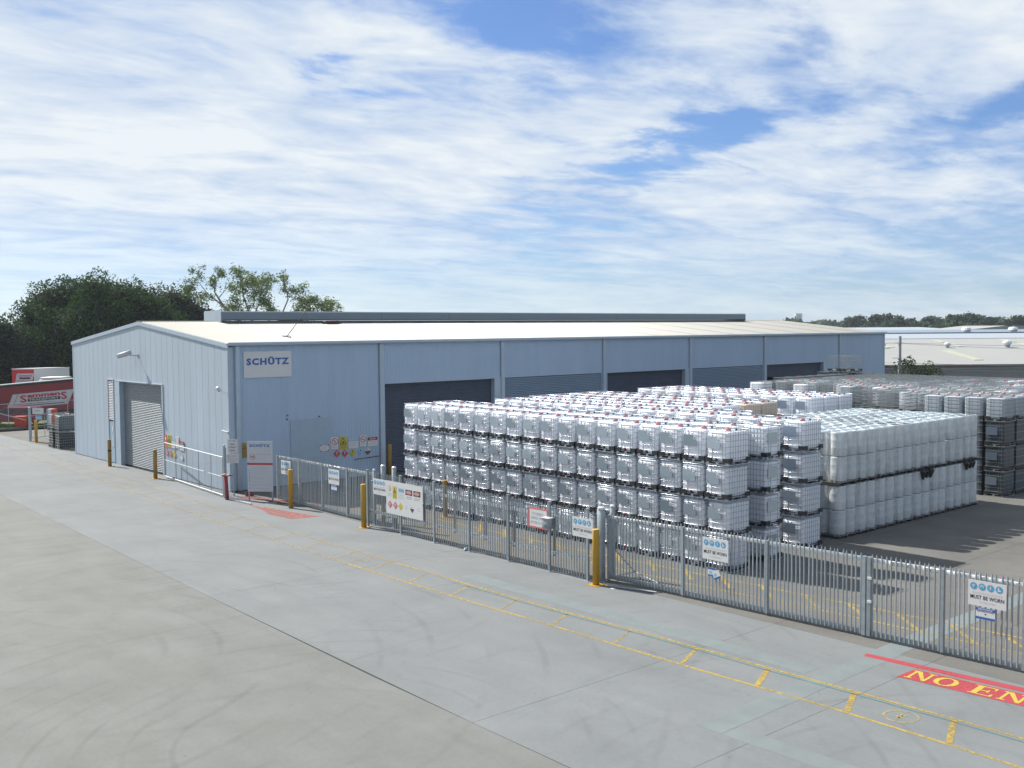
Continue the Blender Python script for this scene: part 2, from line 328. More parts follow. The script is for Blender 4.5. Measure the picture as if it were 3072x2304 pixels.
# ------------------------------------------------------------------ mesh helpers
class MB:
    def __init__(s): s.v = []; s.f = []; s.m = []; s.mi = 0
    def add(s, vs, fs):
        n = len(s.v); s.v += [tuple(p) for p in vs]
        for f in fs: s.f.append(tuple(i+n for i in f)); s.m.append(s.mi)
    def box(s, x0, x1, y0, y1, z0, z1):
        s.add([(x0, y0, z0), (x1, y0, z0), (x1, y1, z0), (x0, y1, z0), (x0, y0, z1), (x1, y0, z1), (x1, y1, z1), (x0, y1, z1)],
              [(0, 3, 2, 1), (4, 5, 6, 7), (0, 1, 5, 4), (1, 2, 6, 5), (2, 3, 7, 6), (3, 0, 4, 7)])
    def bar(s, a, b, w, h=None, upv=(0, 0, 1)):
        h = h or w; a = Vector(a); b = Vector(b); d = (b-a).normalized(); u_ = Vector(upv)
        if abs(d.dot(u_)) > .98: u_ = Vector((1, 0, 0))
        sx = d.cross(u_).normalized()*(w/2); sz = sx.cross(d).normalized()*(h/2)
        vs = [a-sx-sz, a+sx-sz, a+sx+sz, a-sx+sz, b-sx-sz, b+sx-sz, b+sx+sz, b-sx+sz]
        s.add(vs, [(0, 3, 2, 1), (4, 5, 6, 7), (0, 1, 5, 4), (1, 2, 6, 5), (2, 3, 7, 6), (3, 0, 4, 7)])
    def tube(s, pts, r, n=6, closed=False, caps=True):
        pts = [Vector(p) for p in pts]; k = len(pts); vs = []; rr = r if isinstance(r, (list, tuple)) else [r]*k
        for i, p in enumerate(pts):
            if closed: d = (pts[(i+1) % k]-pts[i-1])
            else: d = pts[min(i+1, k-1)]-pts[max(i-1, 0)]
            d.normalize(); u_ = Vector((0, 0, 1)) if abs(d.z) < .95 else Vector((1, 0, 0))
            a = d.cross(u_).normalized(); b = a.cross(d)
            for j in range(n):
                t = 2*math.pi*(j+.5)/n; vs.append(p+(a*math.cos(t)+b*math.sin(t))*rr[i])
        fs = []
        for i in range(k if closed else k-1):
            for j in range(n):
                i2 = (i+1) % k; fs.append((i*n+j, i*n+(j+1) % n, i2*n+(j+1) % n, i2*n+j))
        if caps and not closed: fs += [tuple(range(n-1, -1, -1)), tuple((k-1)*n+j for j in range(n))]
        s.add(vs, fs)
    def lathe(s, prof, n=20, c=(0, 0, 0)):
        vs = []; fs = []
        for r, z in prof:
            for j in range(n): t = 2*math.pi*j/n; vs.append((c[0]+r*math.cos(t), c[1]+r*math.sin(t), c[2]+z))
        for i in range(len(prof)-1):
            for j in range(n): fs.append((i*n+j, i*n+(j+1) % n, (i+1)*n+(j+1) % n, (i+1)*n+j))
        fs += [tuple(range(n-1, -1, -1)), tuple((len(prof)-1)*n+j for j in range(n))]
        s.add(vs, fs)
    def prism(s, poly, d):
        """poly: 3D points of a planar outline, d: extrusion vector"""
        n = len(poly); d = Vector(d); p = [Vector(q) for q in poly]
        s.add(p+[q+d for q in p], [tuple(range(n-1, -1, -1)), tuple(range(n, 2*n))]+[(i, (i+1) % n, (i+1) % n+n, i+n) for i in range(n)])
    def quad(s, a, b, c, d): s.add([a, b, c, d], [(0, 1, 2, 3)])
    def mesh(s, name, mats, smooth=False):
        me = bpy.data.meshes.new(name); me.from_pydata(s.v, [], s.f)
        for k in (mats if isinstance(mats, (list, tuple)) else [mats]): me.materials.append(MT[k])
        if any(s.m): me.polygons.foreach_set('material_index', s.m)
        if smooth: me.polygons.foreach_set('use_smooth', [True]*len(me.polygons))
        me.update(); return me
def bevel_mesh(me, w, seg=2):
    bm = bmesh.new(); bm.from_mesh(me); bmesh.ops.bevel(bm, geom=bm.edges[:], offset=w, segments=seg, affect='EDGES', profile=.6); bm.to_mesh(me); bm.free()
    me.polygons.foreach_set('use_smooth', [True]*len(me.polygons)); return me
def fix_normals(me):
    bm = bmesh.new(); bm.from_mesh(me); bmesh.ops.recalc_face_normals(bm, faces=bm.faces[:]); bm.to_mesh(me); bm.free(); return me
def tag(o, label=None, cat=None, group=None, kind=None):
    if label: o['label'] = label
    if cat: o['category'] = cat
    if group: o['group'] = group
    if kind: o['kind'] = kind
    return o
def ob(name, me, parent=None, loc=(0, 0, 0), rz=0, rot=None, **k):
    o = bpy.data.objects.new(name, me); COL.objects.link(o); o.location = loc; o.rotation_euler = rot or (0, 0, rz)
    if parent: o.parent = parent
    return tag(o, **k)
def thing(name, loc=(0, 0, 0), rz=0, rot=None, **k): return ob(name, None, None, loc, rz, rot, **k)
def dup(root, loc, rz=0, label=None, group=None, skip=()):
    r = root.copy(); COL.objects.link(r); r.location = loc; r.rotation_euler = (0, 0, rz)
    if label: r['label'] = label
    if group: r['group'] = group
    for ch in root.children:
        if ch.name.split('.')[0] in skip: continue
        c = ch.copy(); COL.objects.link(c); c.parent = r
        for g_ in ch.children:
            d = g_.copy(); COL.objects.link(d); d.parent = c
    return r
ORD = ['first', 'second', 'third', 'fourth', 'fifth', 'sixth', 'seventh', 'eighth', 'ninth', 'tenth', 'eleventh', 'twelfth', 'thirteenth',
       'fourteenth', 'fifteenth', 'sixteenth', 'seventeenth', 'eighteenth', 'nineteenth', 'twentieth', 'twenty-first', 'twenty-second', 'twenty-third', 'twenty-fourth', 'twenty-fifth']

_txt = {}
def text_verts(txt, bold=0.0, spacing=1.0):
    key = (txt, bold, spacing)
    if key not in _txt:
        cu = bpy.data.curves.new('t', 'FONT'); cu.body = txt; cu.offset = bold; cu.space_character = spacing; cu.resolution_u = 2
        o = bpy.data.objects.new('t', cu); COL.objects.link(o)
        dg = bpy.context.evaluated_depsgraph_get(); dg.update(); me = o.evaluated_get(dg).to_mesh()
        v = [tuple(p.co) for p in me.vertices]; f = [tuple(p.vertices) for p in me.polygons]
        o.evaluated_get(dg).to_mesh_clear(); bpy.data.objects.remove(o); bpy.data.curves.remove(cu)
        _txt[key] = (v, f)
    return _txt[key]

class Sign:
    """flat print on a board: u right, v up, n out of the face; layers 3 mm apart"""
    def __init__(s, mb, o, u, v, n): s.mb = mb; s.o = Vector(o); s.u = Vector(u).normalized(); s.v = Vector(v).normalized(); s.n = Vector(n).normalized(); s.k = 1
    def P(s, a, b, lift): return s.o+s.u*a+s.v*b+s.n*lift
    def poly(s, pts, mi, layer=1):
        s.mb.mi = mi; q = [s.P(a, b, .003*layer) for a, b in pts]; n = len(q); s.mb.add(q, [tuple(range(n))])
    def rect(s, a0, a1, b0, b1, mi, layer=1): s.poly([(a0, b0), (a1, b0), (a1, b1), (a0, b1)], mi, layer)
    def disc(s, a, b, r, mi, layer=1, n=20, sy=1): s.poly([(a+r*math.cos(2*math.pi*i/n), b+sy*r*math.sin(2*math.pi*i/n)) for i in range(n)], mi, layer)
    def diamond(s, a, b, r, mi, layer=1): s.poly([(a-r, b), (a, b-r), (a+r, b), (a, b+r)], mi, layer)
    def line(s, a0, b0, a1, b1, w, mi, layer=1):
        dx, dy = a1-a0, b1-b0; l = math.hypot(dx, dy); nx, ny = -dy/l*w/2, dx/l*w/2
        s.poly([(a0+nx, b0+ny), (a0-nx, b0-ny), (a1-nx, b1-ny), (a1+nx, b1+ny)], mi, layer)
    def text(s, txt, a0, a1, b0, b1, mi, layer=1, bold=0.0, spacing=1.0):
        v, f = text_verts(txt, bold, spacing)
        xs = [p[0] for p in v]; ys = [p[1] for p in v]; x0, x1, y0, y1 = min(xs), max(xs), min(ys), max(ys)
        q = [s.P(a0+(p[0]-x0)/(x1-x0)*(a1-a0), b0+(p[1]-y0)/(y1-y0)*(b1-b0), .003*layer) for p in v]
        s.mb.mi = mi; s.mb.add(q, f)
# ------------------------------------------------------------------ ground
g = MB(); g.quad((-4000, -4000, -.16), (4500, -4000, -.16), (4500, 4500, -.16), (-4000, 4500, -.16))
ob('ground', g.mesh('ground', 'ground'), kind='structure')
g = MB(); g.quad((-30, -12, -.035), (112, -12, -.035), (112, 88.4, -.035), (-30, 88.4, -.035))
ob('slab_bedding', g.mesh('slab_bedding', 'gap'), kind='structure')
BND = [(-12, 12.6), (13.4, 12.88), (20, 13.02), (37.4, 13.74), (45.6, 14.08), (54.4, 14.42), (70, 15.1), (88.4, 16.0)]
def bx(y):
    for (a, xa), (b, xb) in zip(BND, BND[1:]):
        if a <= y <= b: return xa+(xb-xa)*(y-a)/(b-a)
    return BND[-1][1]
def slab(parent, x0a, x0b, x1a, x1b, y0, y1, mk):
    g = MB(); e = .0045
    top = [(x0a+e, y0+e, 0), (x1a-e, y0+e, 0), (x1b-e, y1-e, 0), (x0b+e, y1-e, 0)]
    g.prism([(p[0], p[1], -.12) for p in top], (0, 0, .12))
    return ob('slab', g.mesh('slab', mk), parent)
ap = thing('apron', kind='structure'); ol = thing('old_driveway', kind='structure'); yd = thing('storage_yard', kind='structure')
ys = [-12, 3, 7.4, 11.75, 16.1, 29.2, 42.3, 54.6, 65.5, 88.4]
for a, b in zip(ys, ys[1:]):
    slab(ap, bx(a), bx(b), 23.3 if b < 47.5 else 22.99, 23.3 if b < 47.5 else 22.99, a, b, 'apron')
yo = [-12, 62, 88.4]
for a, b in zip(yo, yo[1:]):
    for x0, x1 in ((-30, -12), (-12, 2.0)): slab(ol, x0, x0, x1, x1, a, b, 'old')
    # the edge against the apron follows its bend
    pts = [a]+[y for y, _ in BND if a < y < b]+[b]
    for p, q in zip(pts, pts[1:]): slab(ol, 2.0, 2.0, bx(p)-.002, bx(q)-.002, p-.0045 if p != a else p, q+.0045 if q != b else q, 'old')
xs = [23.3, 30.0, 36.5, 43, 49.5, 56, 64, 72, 80, 90, 100, 112]
yy = [-12, -4, 3, 7.4, 11.75, 16.1, 20.5, 25, 29.5, 34, 38.5, 43, 47.34]
for a, b in zip(yy, yy[1:]):
    for x0, x1 in zip(xs, xs[1:]): slab(yd, x0, x0, x1, x1, a, b, 'yard')
for x0, x1 in ((22.99, 29), (29, 36), (36, 44)): 
    for a, b in ((69.5, 76), (76, 82), (82, 88.4)): slab(yd, x0, x0, x1, x1, a, b, 'yard')

def strip(name, mk, pts, w, z, **k):
    """painted line following pts on the ground"""
    g = MB(); n = len(pts); L_ = []; R_ = []
    for i, p in enumerate(pts):
        a = Vector(pts[max(i-1, 0)]); b = Vector(pts[min(i+1, n-1)]); d = (b-a).normalized(); nn = Vector((-d.y, d.x))*w/2
        L_.append((p[0]+nn.x, p[1]+nn.y, z)); R_.append((p[0]-nn.x, p[1]-nn.y, z))
    for i in range(n-1): g.quad(R_[i], R_[i+1], L_[i+1], L_[i])
    me = g.mesh(name, mk)
    return ob(name, me, **k)
def up_faces(o):
    me = o.data
    bm = bmesh.new(); bm.from_mesh(me); bmesh.ops.recalc_face_normals(bm, faces=bm.faces[:])
    for f in bm.faces:
        if f.normal.z < 0: f.normal_flip()
    bm.to_mesh(me); bm.free()
FAR = [(20.22, 7.0), (20.25, 9.8), (20.15, 14.05), (20.15, 16.4), (20.1, 18.4), (20.0, 20.67), (19.97, 22.8), (20.02, 27.4), (20.12, 31.5), (20.12, 35.3), (20.18, 38.3), (20.34, 41.9), (20.5, 44.6), (20.8, 50), (21.02, 54), (21.05, 57.6), (21.15, 62.5), (21.5, 69), (22.0, 75.5), (22.6, 82)]
NEAR = [(18.83, 7.0), (18.92, 9.2), (18.97, 12), (18.84, 15.65), (18.82, 20), (18.75, 24), (18.76, 28.7), (18.88, 35.4), (18.95, 40), (19.23, 46), (19.5, 50), (19.78, 54.2), (19.92, 60.8), (20.35, 70), (20.8, 76.4), (21.4, 83)]
def interp(P, y):
    for (xa, a), (xb, b) in zip(P, P[1:]):
        if a <= y <= b: return xa+(xb-xa)*(y-a)/(b-a)
    return P[-1][0] if y > P[-1][1] else P[0][0]
split = 30.0
def cut(P, a, b): return [(interp(P, a), a)]+[p for p in P if a < p[1] < b]+[(interp(P, b), b)]
for P, nm in ((FAR, 'outer'), (NEAR, 'inner')):
    lab = 'long yellow walkway line %s the gates, %s of the pair' % ('nearest' if nm == 'outer' else 'farther from', 'outer' if nm == 'outer' else 'inner')
    a = strip('painted_line', 'yellow', cut(P, 7.0, split), 0.085, .004, kind='structure'); up_faces(a)
    a = strip('painted_line', 'yfaint', cut(P, split, P[-1][1]), 0.085, .004, kind='structure'); up_faces(a)
a = strip('painted_line', 'teal', [(x-.16, y) for x, y in cut(FAR, 7, 25)], .055, .004, kind='structure'); up_faces(a)
for y in [9.2, 11.38, 13.56, 15.65, 17.8, 20.05, 22.15, 24.36, 26.57, 28.72, 31.0, 33.3, 35.45, 37.78, 40.1, 42.4, 44.7, 47.1, 49.5, 51.95, 54.3, 56.5, 58.6, 61.1, 63.5, 66]:
    x0 = interp(NEAR, y)+.06; x1 = interp(FAR, y+.5)-.06
    wd = .13 if y < 14 else .095
    a = strip('painted_rung', 'yellow' if y < 16 else 'yfaint', [(x0, y), (x1, y+.5)], wd, .004, kind='structure'); up_faces(a)
# painted pedestrian circles in the walkway
def ped(x, y, r, mk):
    g = MB(); n = 28
    for i in range(n):
        t0, t1 = 2*math.pi*i/n, 2*math.pi*(i+1)/n
        g.quad(*[(x+q*math.cos(t), y+q*math.sin(t), .004) for q, t in ((r-.05, t0), (r, t0), (r, t1), (r-.05, t1))])
    for (a, b, c, d) in ((-.5, 0, .1, .02), (.1, .02, .45, .18), (.1, .02, .4, -.2), (-.25, .0, -.05, .25), (-.25, 0, -.1, -.25)):
        A = Vector((x+a*r, y+b*r)); B = Vector((x+c*r, y+d*r)); dd = (B-A).normalized(); nn = Vector((-dd.y, dd.x))*.028
        g.quad((A.x-nn.x, A.y-nn.y, .004), (B.x-nn.x, B.y-nn.y, .004), (B.x+nn.x, B.y+nn.y, .004), (A.x+nn.x, A.y+nn.y, .004))
    for i in range(8):
        t = 2*math.pi*i/8
    g.add([(x-.62*r+.09*r*math.cos(t*math.pi/4), y+.09*r*math.sin(t*math.pi/4), .004) for t in range(8)], [tuple(range(8))])
    up_faces(ob('painted_symbol', g.mesh('painted_symbol', mk), kind='structure'))
ped(19.58, 10.5, .36, 'yfaint'); ped(19.43, 30.25, .33, 'yfaint'); ped(20.2, 53.7, .38, 'yfaint')
# pale resurfaced strips
for nm, P in (('a', [(16.15, 12.7), (23.3, 12.82)]), ('b', [(16.5, 7), (16.42, 12.36)])):
    up_faces(strip('pale_strip', 'patch', P, .62 if nm == 'a' else .55, .0025 if nm == 'a' else .002, kind='structure'))
up_faces(strip('pale_strip', 'patch', [(23.3, 12.85), (27, 12.9), (33, 12.75), (45, 12.7)], .62, .0025, kind='structure'))
up_faces(strip('pale_strip', 'patch', [(20.72, 13.3), (20.72, 26)], .62, .0025, kind='structure'))

# NO ENTRY on the ground
g = MB()
def W(a, b): # a along the words (towards the right of the picture), b up the letters
    dx, dy = .075, -.9972
    return (21.84+a*dx+b*.9972, 11.80+a*dy+b*dx)
def gp(pts, z, mi): g.mi = mi; g.add([(*W(*p), z) for p in pts], [tuple(range(len(pts)))])
gp([(0, -.07), (6.2, -.07), (6.2, .70), (.08, .70)], .004, 0)
gp([(-1.22, .82), (6.2, .82), (6.2, 1.16), (-1.25, 1.06)], .004, 0)
def letter(ch, a, w, h=.60, b=.02):
    S = lambda p: [(a+x*w, b+y*h) for x, y in p]; z = .008; sf = .09
    if ch == 'N':
        gp(S([(.10, .08), (.22, .08), (.22, .92), (.10, .92)]), z, 1); gp(S([(.80, .08), (.92, .08), (.92, .92), (.80, .92)]), z, 1)
        gp(S([(.12, 1), (.36, 1), (.92, 0), (.76, 0)]), z+.0005, 1); gp(S([(0, 0), (.34, 0), (.34, .08), (0, .08)]), z, 1)
        gp(S([(0, .92), (.3, .92), (.3, 1), (0, 1)]), z, 1); gp(S([(.68, .92), (1.02, .92), (1.02, 1), (.68, 1)]), z, 1)
    if ch == 'O':
        n = 20
        for i in range(n):
            t0, t1 = 2*math.pi*i/n, 2*math.pi*(i+1)/n
            f = lambda q, r, t: (.5+q*math.cos(t), .5+r*math.sin(t))
            gp(S([f(.27, .42, t0), f(.5, .5, t0), f(.5, .5, t1), f(.27, .42, t1)]), z, 1)
    if ch in 'ER':
        gp(S([(.12, .07), (.36, .07), (.36, .93), (.12, .93)]), z, 1); gp(S([(0, 0), (.5 if ch == 'R' else .95, 0), (.5 if ch == 'R' else .95, .07), (0, .07)]), z, 1); gp(S([(0, .93), (.9, .93), (.9, 1), (0, 1)]), z, 1)
    if ch == 'E':
        gp(S([(.36, .46), (.68, .46), (.68, .54), (.36, .54)]), z, 1); gp(S([(.62, .36), (.70, .36), (.70, .64), (.62, .64)]), z+.0005, 1)
        gp(S([(.84, .07), (.95, .07), (.95, .32), (.84, .2)]), z, 1); gp(S([(.80, .93), (.90, .93), (.90, .7), (.80, .8)]), z, 1)
    if ch == 'R': gp(S([(.36, .46), (.8, .46), (.9, .6), (.9, .93), (.7, .93), (.68, .54), (.36, .54)]), z+.0005, 1); gp(S([(.5, .46), (.72, .46), (1.02, 0), (.74, 0)]), z+.001, 1)
    if ch == 'T':
        gp(S([(.38, .07), (.62, .07), (.62, .92), (.38, .92)]), z, 1); gp(S([(0, .92), (1, .92), (1, 1), (0, 1)]), z, 1); gp(S([(.26, 0), (.74, 0), (.74, .07), (.26, .07)]), z, 1)
        gp(S([(0, .92), (.08, .92), (.0, .68)]), z, 1); gp(S([(.92, .92), (1, .92), (1, .68)]), z, 1)
    if ch == 'Y':
        gp(S([(.38, .07), (.62, .07), (.62, .45), (.38, .45)]), z, 1); gp(S([(.04, 1), (.32, 1), (.62, .45), (.38, .45)]), z+.0005, 1); gp(S([(.84, 1), (.96, 1), (.62, .45), (.5, .45)]), z+.001, 1)
for ch, a in zip('NOENTRY', (.12, .70, 1.52, 2.12, 2.72, 3.32, 3.92)): letter(ch, a, .52)
o = ob('painted_sign_on_ground', g.mesh('painted_sign_on_ground', ['redp', 'ylet']), kind='structure'); up_faces(o)
# faded red box with yellow letters near the far gate
g = MB()
a0, a1 = (21.55, 43.3), (22.0, 38.5)
for (p, mi, z) in ((([(21.9, 43.2), (22.72, 38.45), (21.55, 38.75), (21.40, 40.4), (21.72, 41.7)]), 0, .004),):
    g.mi = mi; g.add([(x, y, z) for x, y in p], [tuple(range(len(p)))])
g.mi = 1
for k in range(7):
    y = 42.2-k*.52; x = 21.75 if k < 3 else 21.6
    g.quad((x, y, .008), (x+.08, y-.1, .008), (x+.62, y+.02, .008), (x+.55, y+.10, .008))
o = ob('faded_ground_lettering', g.mesh('faded_ground_lettering', ['redf', 'yfaint']), kind='structure'); up_faces(o)
# dark maroon patch under the entry board
up_faces(strip('faded_ground_lettering', 'redf', [(22.6, 45.6), (24.2, 41.0)], .5, .004, kind='structure'))
# hatched line inside the yard
up_faces(strip('painted_line', 'yellow', [(26.9, 8), (26.8, 11.1), (26.53, 16.1), (26.27, 21.4), (26.0, 27), (25.9, 44)], .10, .004, kind='structure'))
up_faces(strip('painted_line', 'yellow', [(25.5, 8), (25.5, 10.5), (25.41, 15.4), (25.03, 20.4), (24.9, 24), (24.8, 44)], .10, .004, kind='structure'))
for k in range(16):
    y = 9.8+1.5*k
    up_faces(strip('painted_rung', 'yellow', [(25.50, y-1.1), (26.55, y+.1)], .13, .008, kind='structure'))

# ------------------------------------------------------------------ the warehouse
X0, X1, Y0, Y1, EV, RZ = 23.0, 84.6, 47.35, 69.4, 7.15, 8.33
YR = (Y0+Y1)/2
wh = thing('warehouse', (0, 0, 0), label='long blue-grey steel warehouse with cream ribbed roof and gable roller door', cat='warehouse')
def roofz(y): return EV+.06+(RZ-EV)*(1-abs(y-YR)/(YR-Y0))
# gable cladding sheets, each its own part
edges = [Y0+i*(55.25-Y0)/11 for i in range(11)]+[55.25+i*(63.35-55.25)/11 for i in range(11)]+[63.35+i*(Y1-63.35)/8 for i in range(9)]
for a, b in zip(edges, edges[1:]):
    mid = (a+b)/2; zb = 4.97 if 55.2 < mid < 63.34 else .03
    g = MB(); a2, b2 = a+.010, b-.010
    def col(y): return roofz(y)-.08
    tops = [(a2, col(a2)), (b2, col(b2))]
    if a2 < YR < b2: tops.insert(1, (YR, col(YR)))
    poly = [(X0, a2, zb)]+[(X0, y, z) for y, z in tops]+[(X0, b2, zb)]
    g.prism(poly, (.04, 0, 0))
    ob('cladding_sheet', fix_normals(g.mesh('cladding_sheet', 'wall')), wh)
g = MB()
g.prism([(X0+.05, Y0+.05, 4.96), (X0+.05, Y0+.05, EV-.05), (X0+.05, YR, RZ-.08), (X0+.05, Y1-.05, EV-.05), (X0+.05, Y1-.05, 4.96)], (.02, 0, 0))
g.box(X0+.05, X0+.07, Y0+.05, 55.2, 0, 4.96); g.box(X0+.05, X0+.07, 63.4, Y1-.05, 0, 4.96)
ob('gable_frame', fix_normals(g.mesh('gable_frame', 'louv')), wh)
# trims: bargeboards, corner flashing
g = MB()
for ya, yb in ((Y0-.12, YR), (YR, Y1+.12)):
    za, zb = roofz(ya), roofz(yb)
    g.prism([(X0-.05, ya, za-.16), (X0-.05, yb, zb-.16), (X0-.05, yb, zb+.03), (X0-.05, ya, za+.03)], (.045, 0, 0))
    g.prism([(X0-.05, ya, za+.03), (X0-.05, yb, zb+.03), (X0-.05, yb, zb+.045), (X0-.05, ya, za+.045)], (.32, 0, 0))
ob('bargeboard', fix_normals(g.mesh('bargeboard', 'trim')), wh)
g = MB(); g.box(X0-.012, X0-.001, Y0-.002, Y0+.16, .02, EV-.05); g.box(X0-.012, X0+.28, Y0-.013, Y0-.002, .02, EV-.05)
ob('corner_flashing', g.mesh('corner_flashing', 'trim'), wh); g = MB(); g.box(X0-.012, X0-.001, Y1-.16, Y1+.012, .02, EV-.05)
ob('corner_flashing', g.mesh('corner_flashing', 'trim'), wh)

def ribbed_wall(x0, x1, z0, z1, y, pitch=.19, d=.010):
    g = MB(); n = max(1, round((x1-x0)/pitch)); p = (x1-x0)/n; pr_ = []
    for i in range(n):
        a = x0+i*p; pr_ += [(a, 0), (a+p*.55, 0), (a+p*.68, -d), (a+p*.87, -d)]
    pr_.append((x1, 0)); k = len(pr_)
    vs = [(x, y+q, z0) for x, q in pr_]+[(x, y+q, z1) for x, q in pr_]
    g.add(vs, [(i, i+1, k+i+1, k+i) for i in range(k-1)])
    return g.mesh('wall_bay', 'wall_shade_blue')
bays = [(23.28, 31.76), (32.06, 40.41), (40.70, 49.15), (49.45, 57.95), (58.25, 66.80), (67.10, 77.25), (77.45, 84.6)]
doors = {1: (32.13, 39.95, 4.93), 3: (49.62, 57.54, 4.93), 5: (67.25, 75.02, 4.95)}
louv = {2: (40.74, 49.12, 2.4, 4.96), 4: (58.3, 66.76, 2.4, 4.96)}
for i, (a, b) in enumerate(bays):
    if i in doors:
        d0, d1, dz = doors[i]
        ob('wall_bay', ribbed_wall(a, b, dz+.04, EV, Y0), wh)
        if d0-a > .1: ob('wall_bay', ribbed_wall(a, d0-.03, .03, dz+.03, Y0), wh)
        if b-d1 > .6: ob('wall_bay', ribbed_wall(d1+.55, b, .03, dz+.03, Y0), wh)
    elif i in louv:
        d0, d1, za, zb = louv[i]
        ob('wall_bay', ribbed_wall(a, b, zb+.03, EV, Y0), wh); ob('wall_bay', ribbed_wall(a, b, .03, za-.03, Y0), wh)
    else: ob('wall_bay', ribbed_wall(a, b, .03, EV, Y0), wh)
# columns with downpipes
for x in (31.76, 40.41, 49.15, 57.95, 66.80, 77.25):
    g = MB(); g.box(x+.02, x+.28, Y0-.10, Y0+.02, .03, EV-.02); g.box(x+.035, x+.045, Y0-.115, Y0-.1, .03, EV-.02)
    ob('downpipe', g.mesh('downpipe', 'trim'), wh)
g = MB(); g.box(23.35, 23.57, Y0-.17, Y0-.02, .03, EV-.02); ob('downpipe', bevel_mesh(g.mesh('downpipe', 'trim'), .02, 1), wh)
g = MB(); g.box(84.42, 84.62, Y0-.03, Y0+.02, .03, EV); ob('corner_flashing', g.mesh('corner_flashing', 'trim'), wh)
# gutter
g = MB(); g.box(X0-.05, X1+.1, Y0-.20, Y0-.02, EV, EV+.17)
ob('gutter', bevel_mesh(g.mesh('gutter', 'trim'), .02, 1), wh)
# roof: opaque runs of ribbed sheet with a rooflight strip between each
def ribbed_roof(x0, x1, mk, back=False):
    g = MB(); pitch = .2; n = max(1, round((x1-x0)/pitch)); p = (x1-x0)/n; pr_ = []
    for i in range(n):
        a = x0+i*p; pr_ += [(a, 0), (a+p*.5, 0), (a+p*.62, .032), (a+p*.85, .032)]
    pr_.append((x1, 0)); k = len(pr_)
    ya, yb = (Y0-.16, YR) if not back else (Y1+.16, YR)
    za, zb = roofz(ya)+.05, roofz(yb)+.05
    vs = [(x, ya, za+q) for x, q in pr_]+[(x, yb, zb+q) for x, q in pr_]
    fs = [(i, i+1, k+i+1, k+i) if not back else (i+1, i, k+i, k+i+1) for i in range(k-1)]
    g.add(vs, fs); return g.mesh('roof_sheet', mk)
x = X0
for k in range(14):
    s0 = 28.1+4.4*k
    if s0+.85 > X1: s0 = X1+.1
    ob('roof_sheet', ribbed_roof(x, s0, 'roof'), wh)
    if s0 > X1: break
    ob('rooflight', ribbed_roof(s0, s0+.85, 'rooft'), wh); x = s0+.85
ob('roof_sheet', ribbed_roof(X0, X1+.1, 'roof', True), wh)
g = MB()
for s in (-1, 1): g.prism([(X0-.03, YR, RZ+.14), (X0-.03, YR+s*.28, roofz(YR+s*.28)+.10), (X0-.03, YR+s*.28, roofz(YR+s*.28)+.085), (X0-.03, YR, RZ+.12)], (X1-X0+.1, 0, 0))
ob('ridge_capping', fix_normals(g.mesh('ridge_capping', 'roof')), wh)
# ridge ventilator
mo = ob('ridge_ventilator', None, wh)
g = MB(); P = [(-1.05, 8.50), (-1.08, 8.56), (-1.08, 8.98), (-1.0, 9.03), (1.0, 9.03), (1.08, 8.98), (1.08, 8.56), (1.05, 8.50), (.75, 8.50), (.75, 8.53), (-.75, 8.53), (-.75, 8.50)]
xa = 27.5
nseg = 9
for i in range(nseg):
    a = xa+i*(78-xa)/nseg; b = xa+(i+1)*(78-xa)/nseg
    g = MB(); g.prism([(a+.01, YR+p, z) for p, z in P], (b-a-.02, 0, 0))
    for zz in (8.66, 8.78, 8.90): g.box(a+.02, b-.02, YR-1.086, YR-1.079, zz-.006, zz+.006)
    ob('hood', fix_normals(g.mesh('hood', 'monitor')), mo)
g = MB(); g.box(xa+.1, 77.9, YR-.86, YR+.86, 8.15, 8.44); ob('upstand', g.mesh('upstand', 'monitor'), mo)
g = MB(); g.prism([(xa-.06, YR+p, z) for p, z in ((-1.12, 8.38), (-1.12, 9.0), (-1.0, 9.06), (1.0, 9.06), (1.12, 9.0), (1.12, 8.38))], (.05, 0, 0)); g.prism([(78.02, YR+p, z) for p, z in ((-1.12, 8.38), (-1.12, 9.0), (-1.0, 9.06), (1.0, 9.06), (1.12, 9.0), (1.12, 8.38))], (.05, 0, 0))
ob('end_plate', fix_normals(g.mesh('end_plate', 'trim')), mo)
# back, end and inside
g = MB(); g.box(X0, X1, Y1-.04, Y1, 0, EV); g.prism([(X1-.04, Y0+.03, 0), (X1-.04, Y0+.03, EV), (X1-.04, YR, RZ-.02), (X1-.04, Y1-.05, EV), (X1-.04, Y1-.05, 0)], (.04, 0, 0))
ob('rear_wall', fix_normals(g.mesh('rear_wall', 'wall')), wh)
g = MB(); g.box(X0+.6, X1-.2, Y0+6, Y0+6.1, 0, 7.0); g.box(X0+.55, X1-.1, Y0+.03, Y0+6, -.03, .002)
ob('dark_interior_sheet', g.mesh('dark_interior_sheet', 'dark'), wh)  # near-black sheets that paint the unlit inside behind the door openings

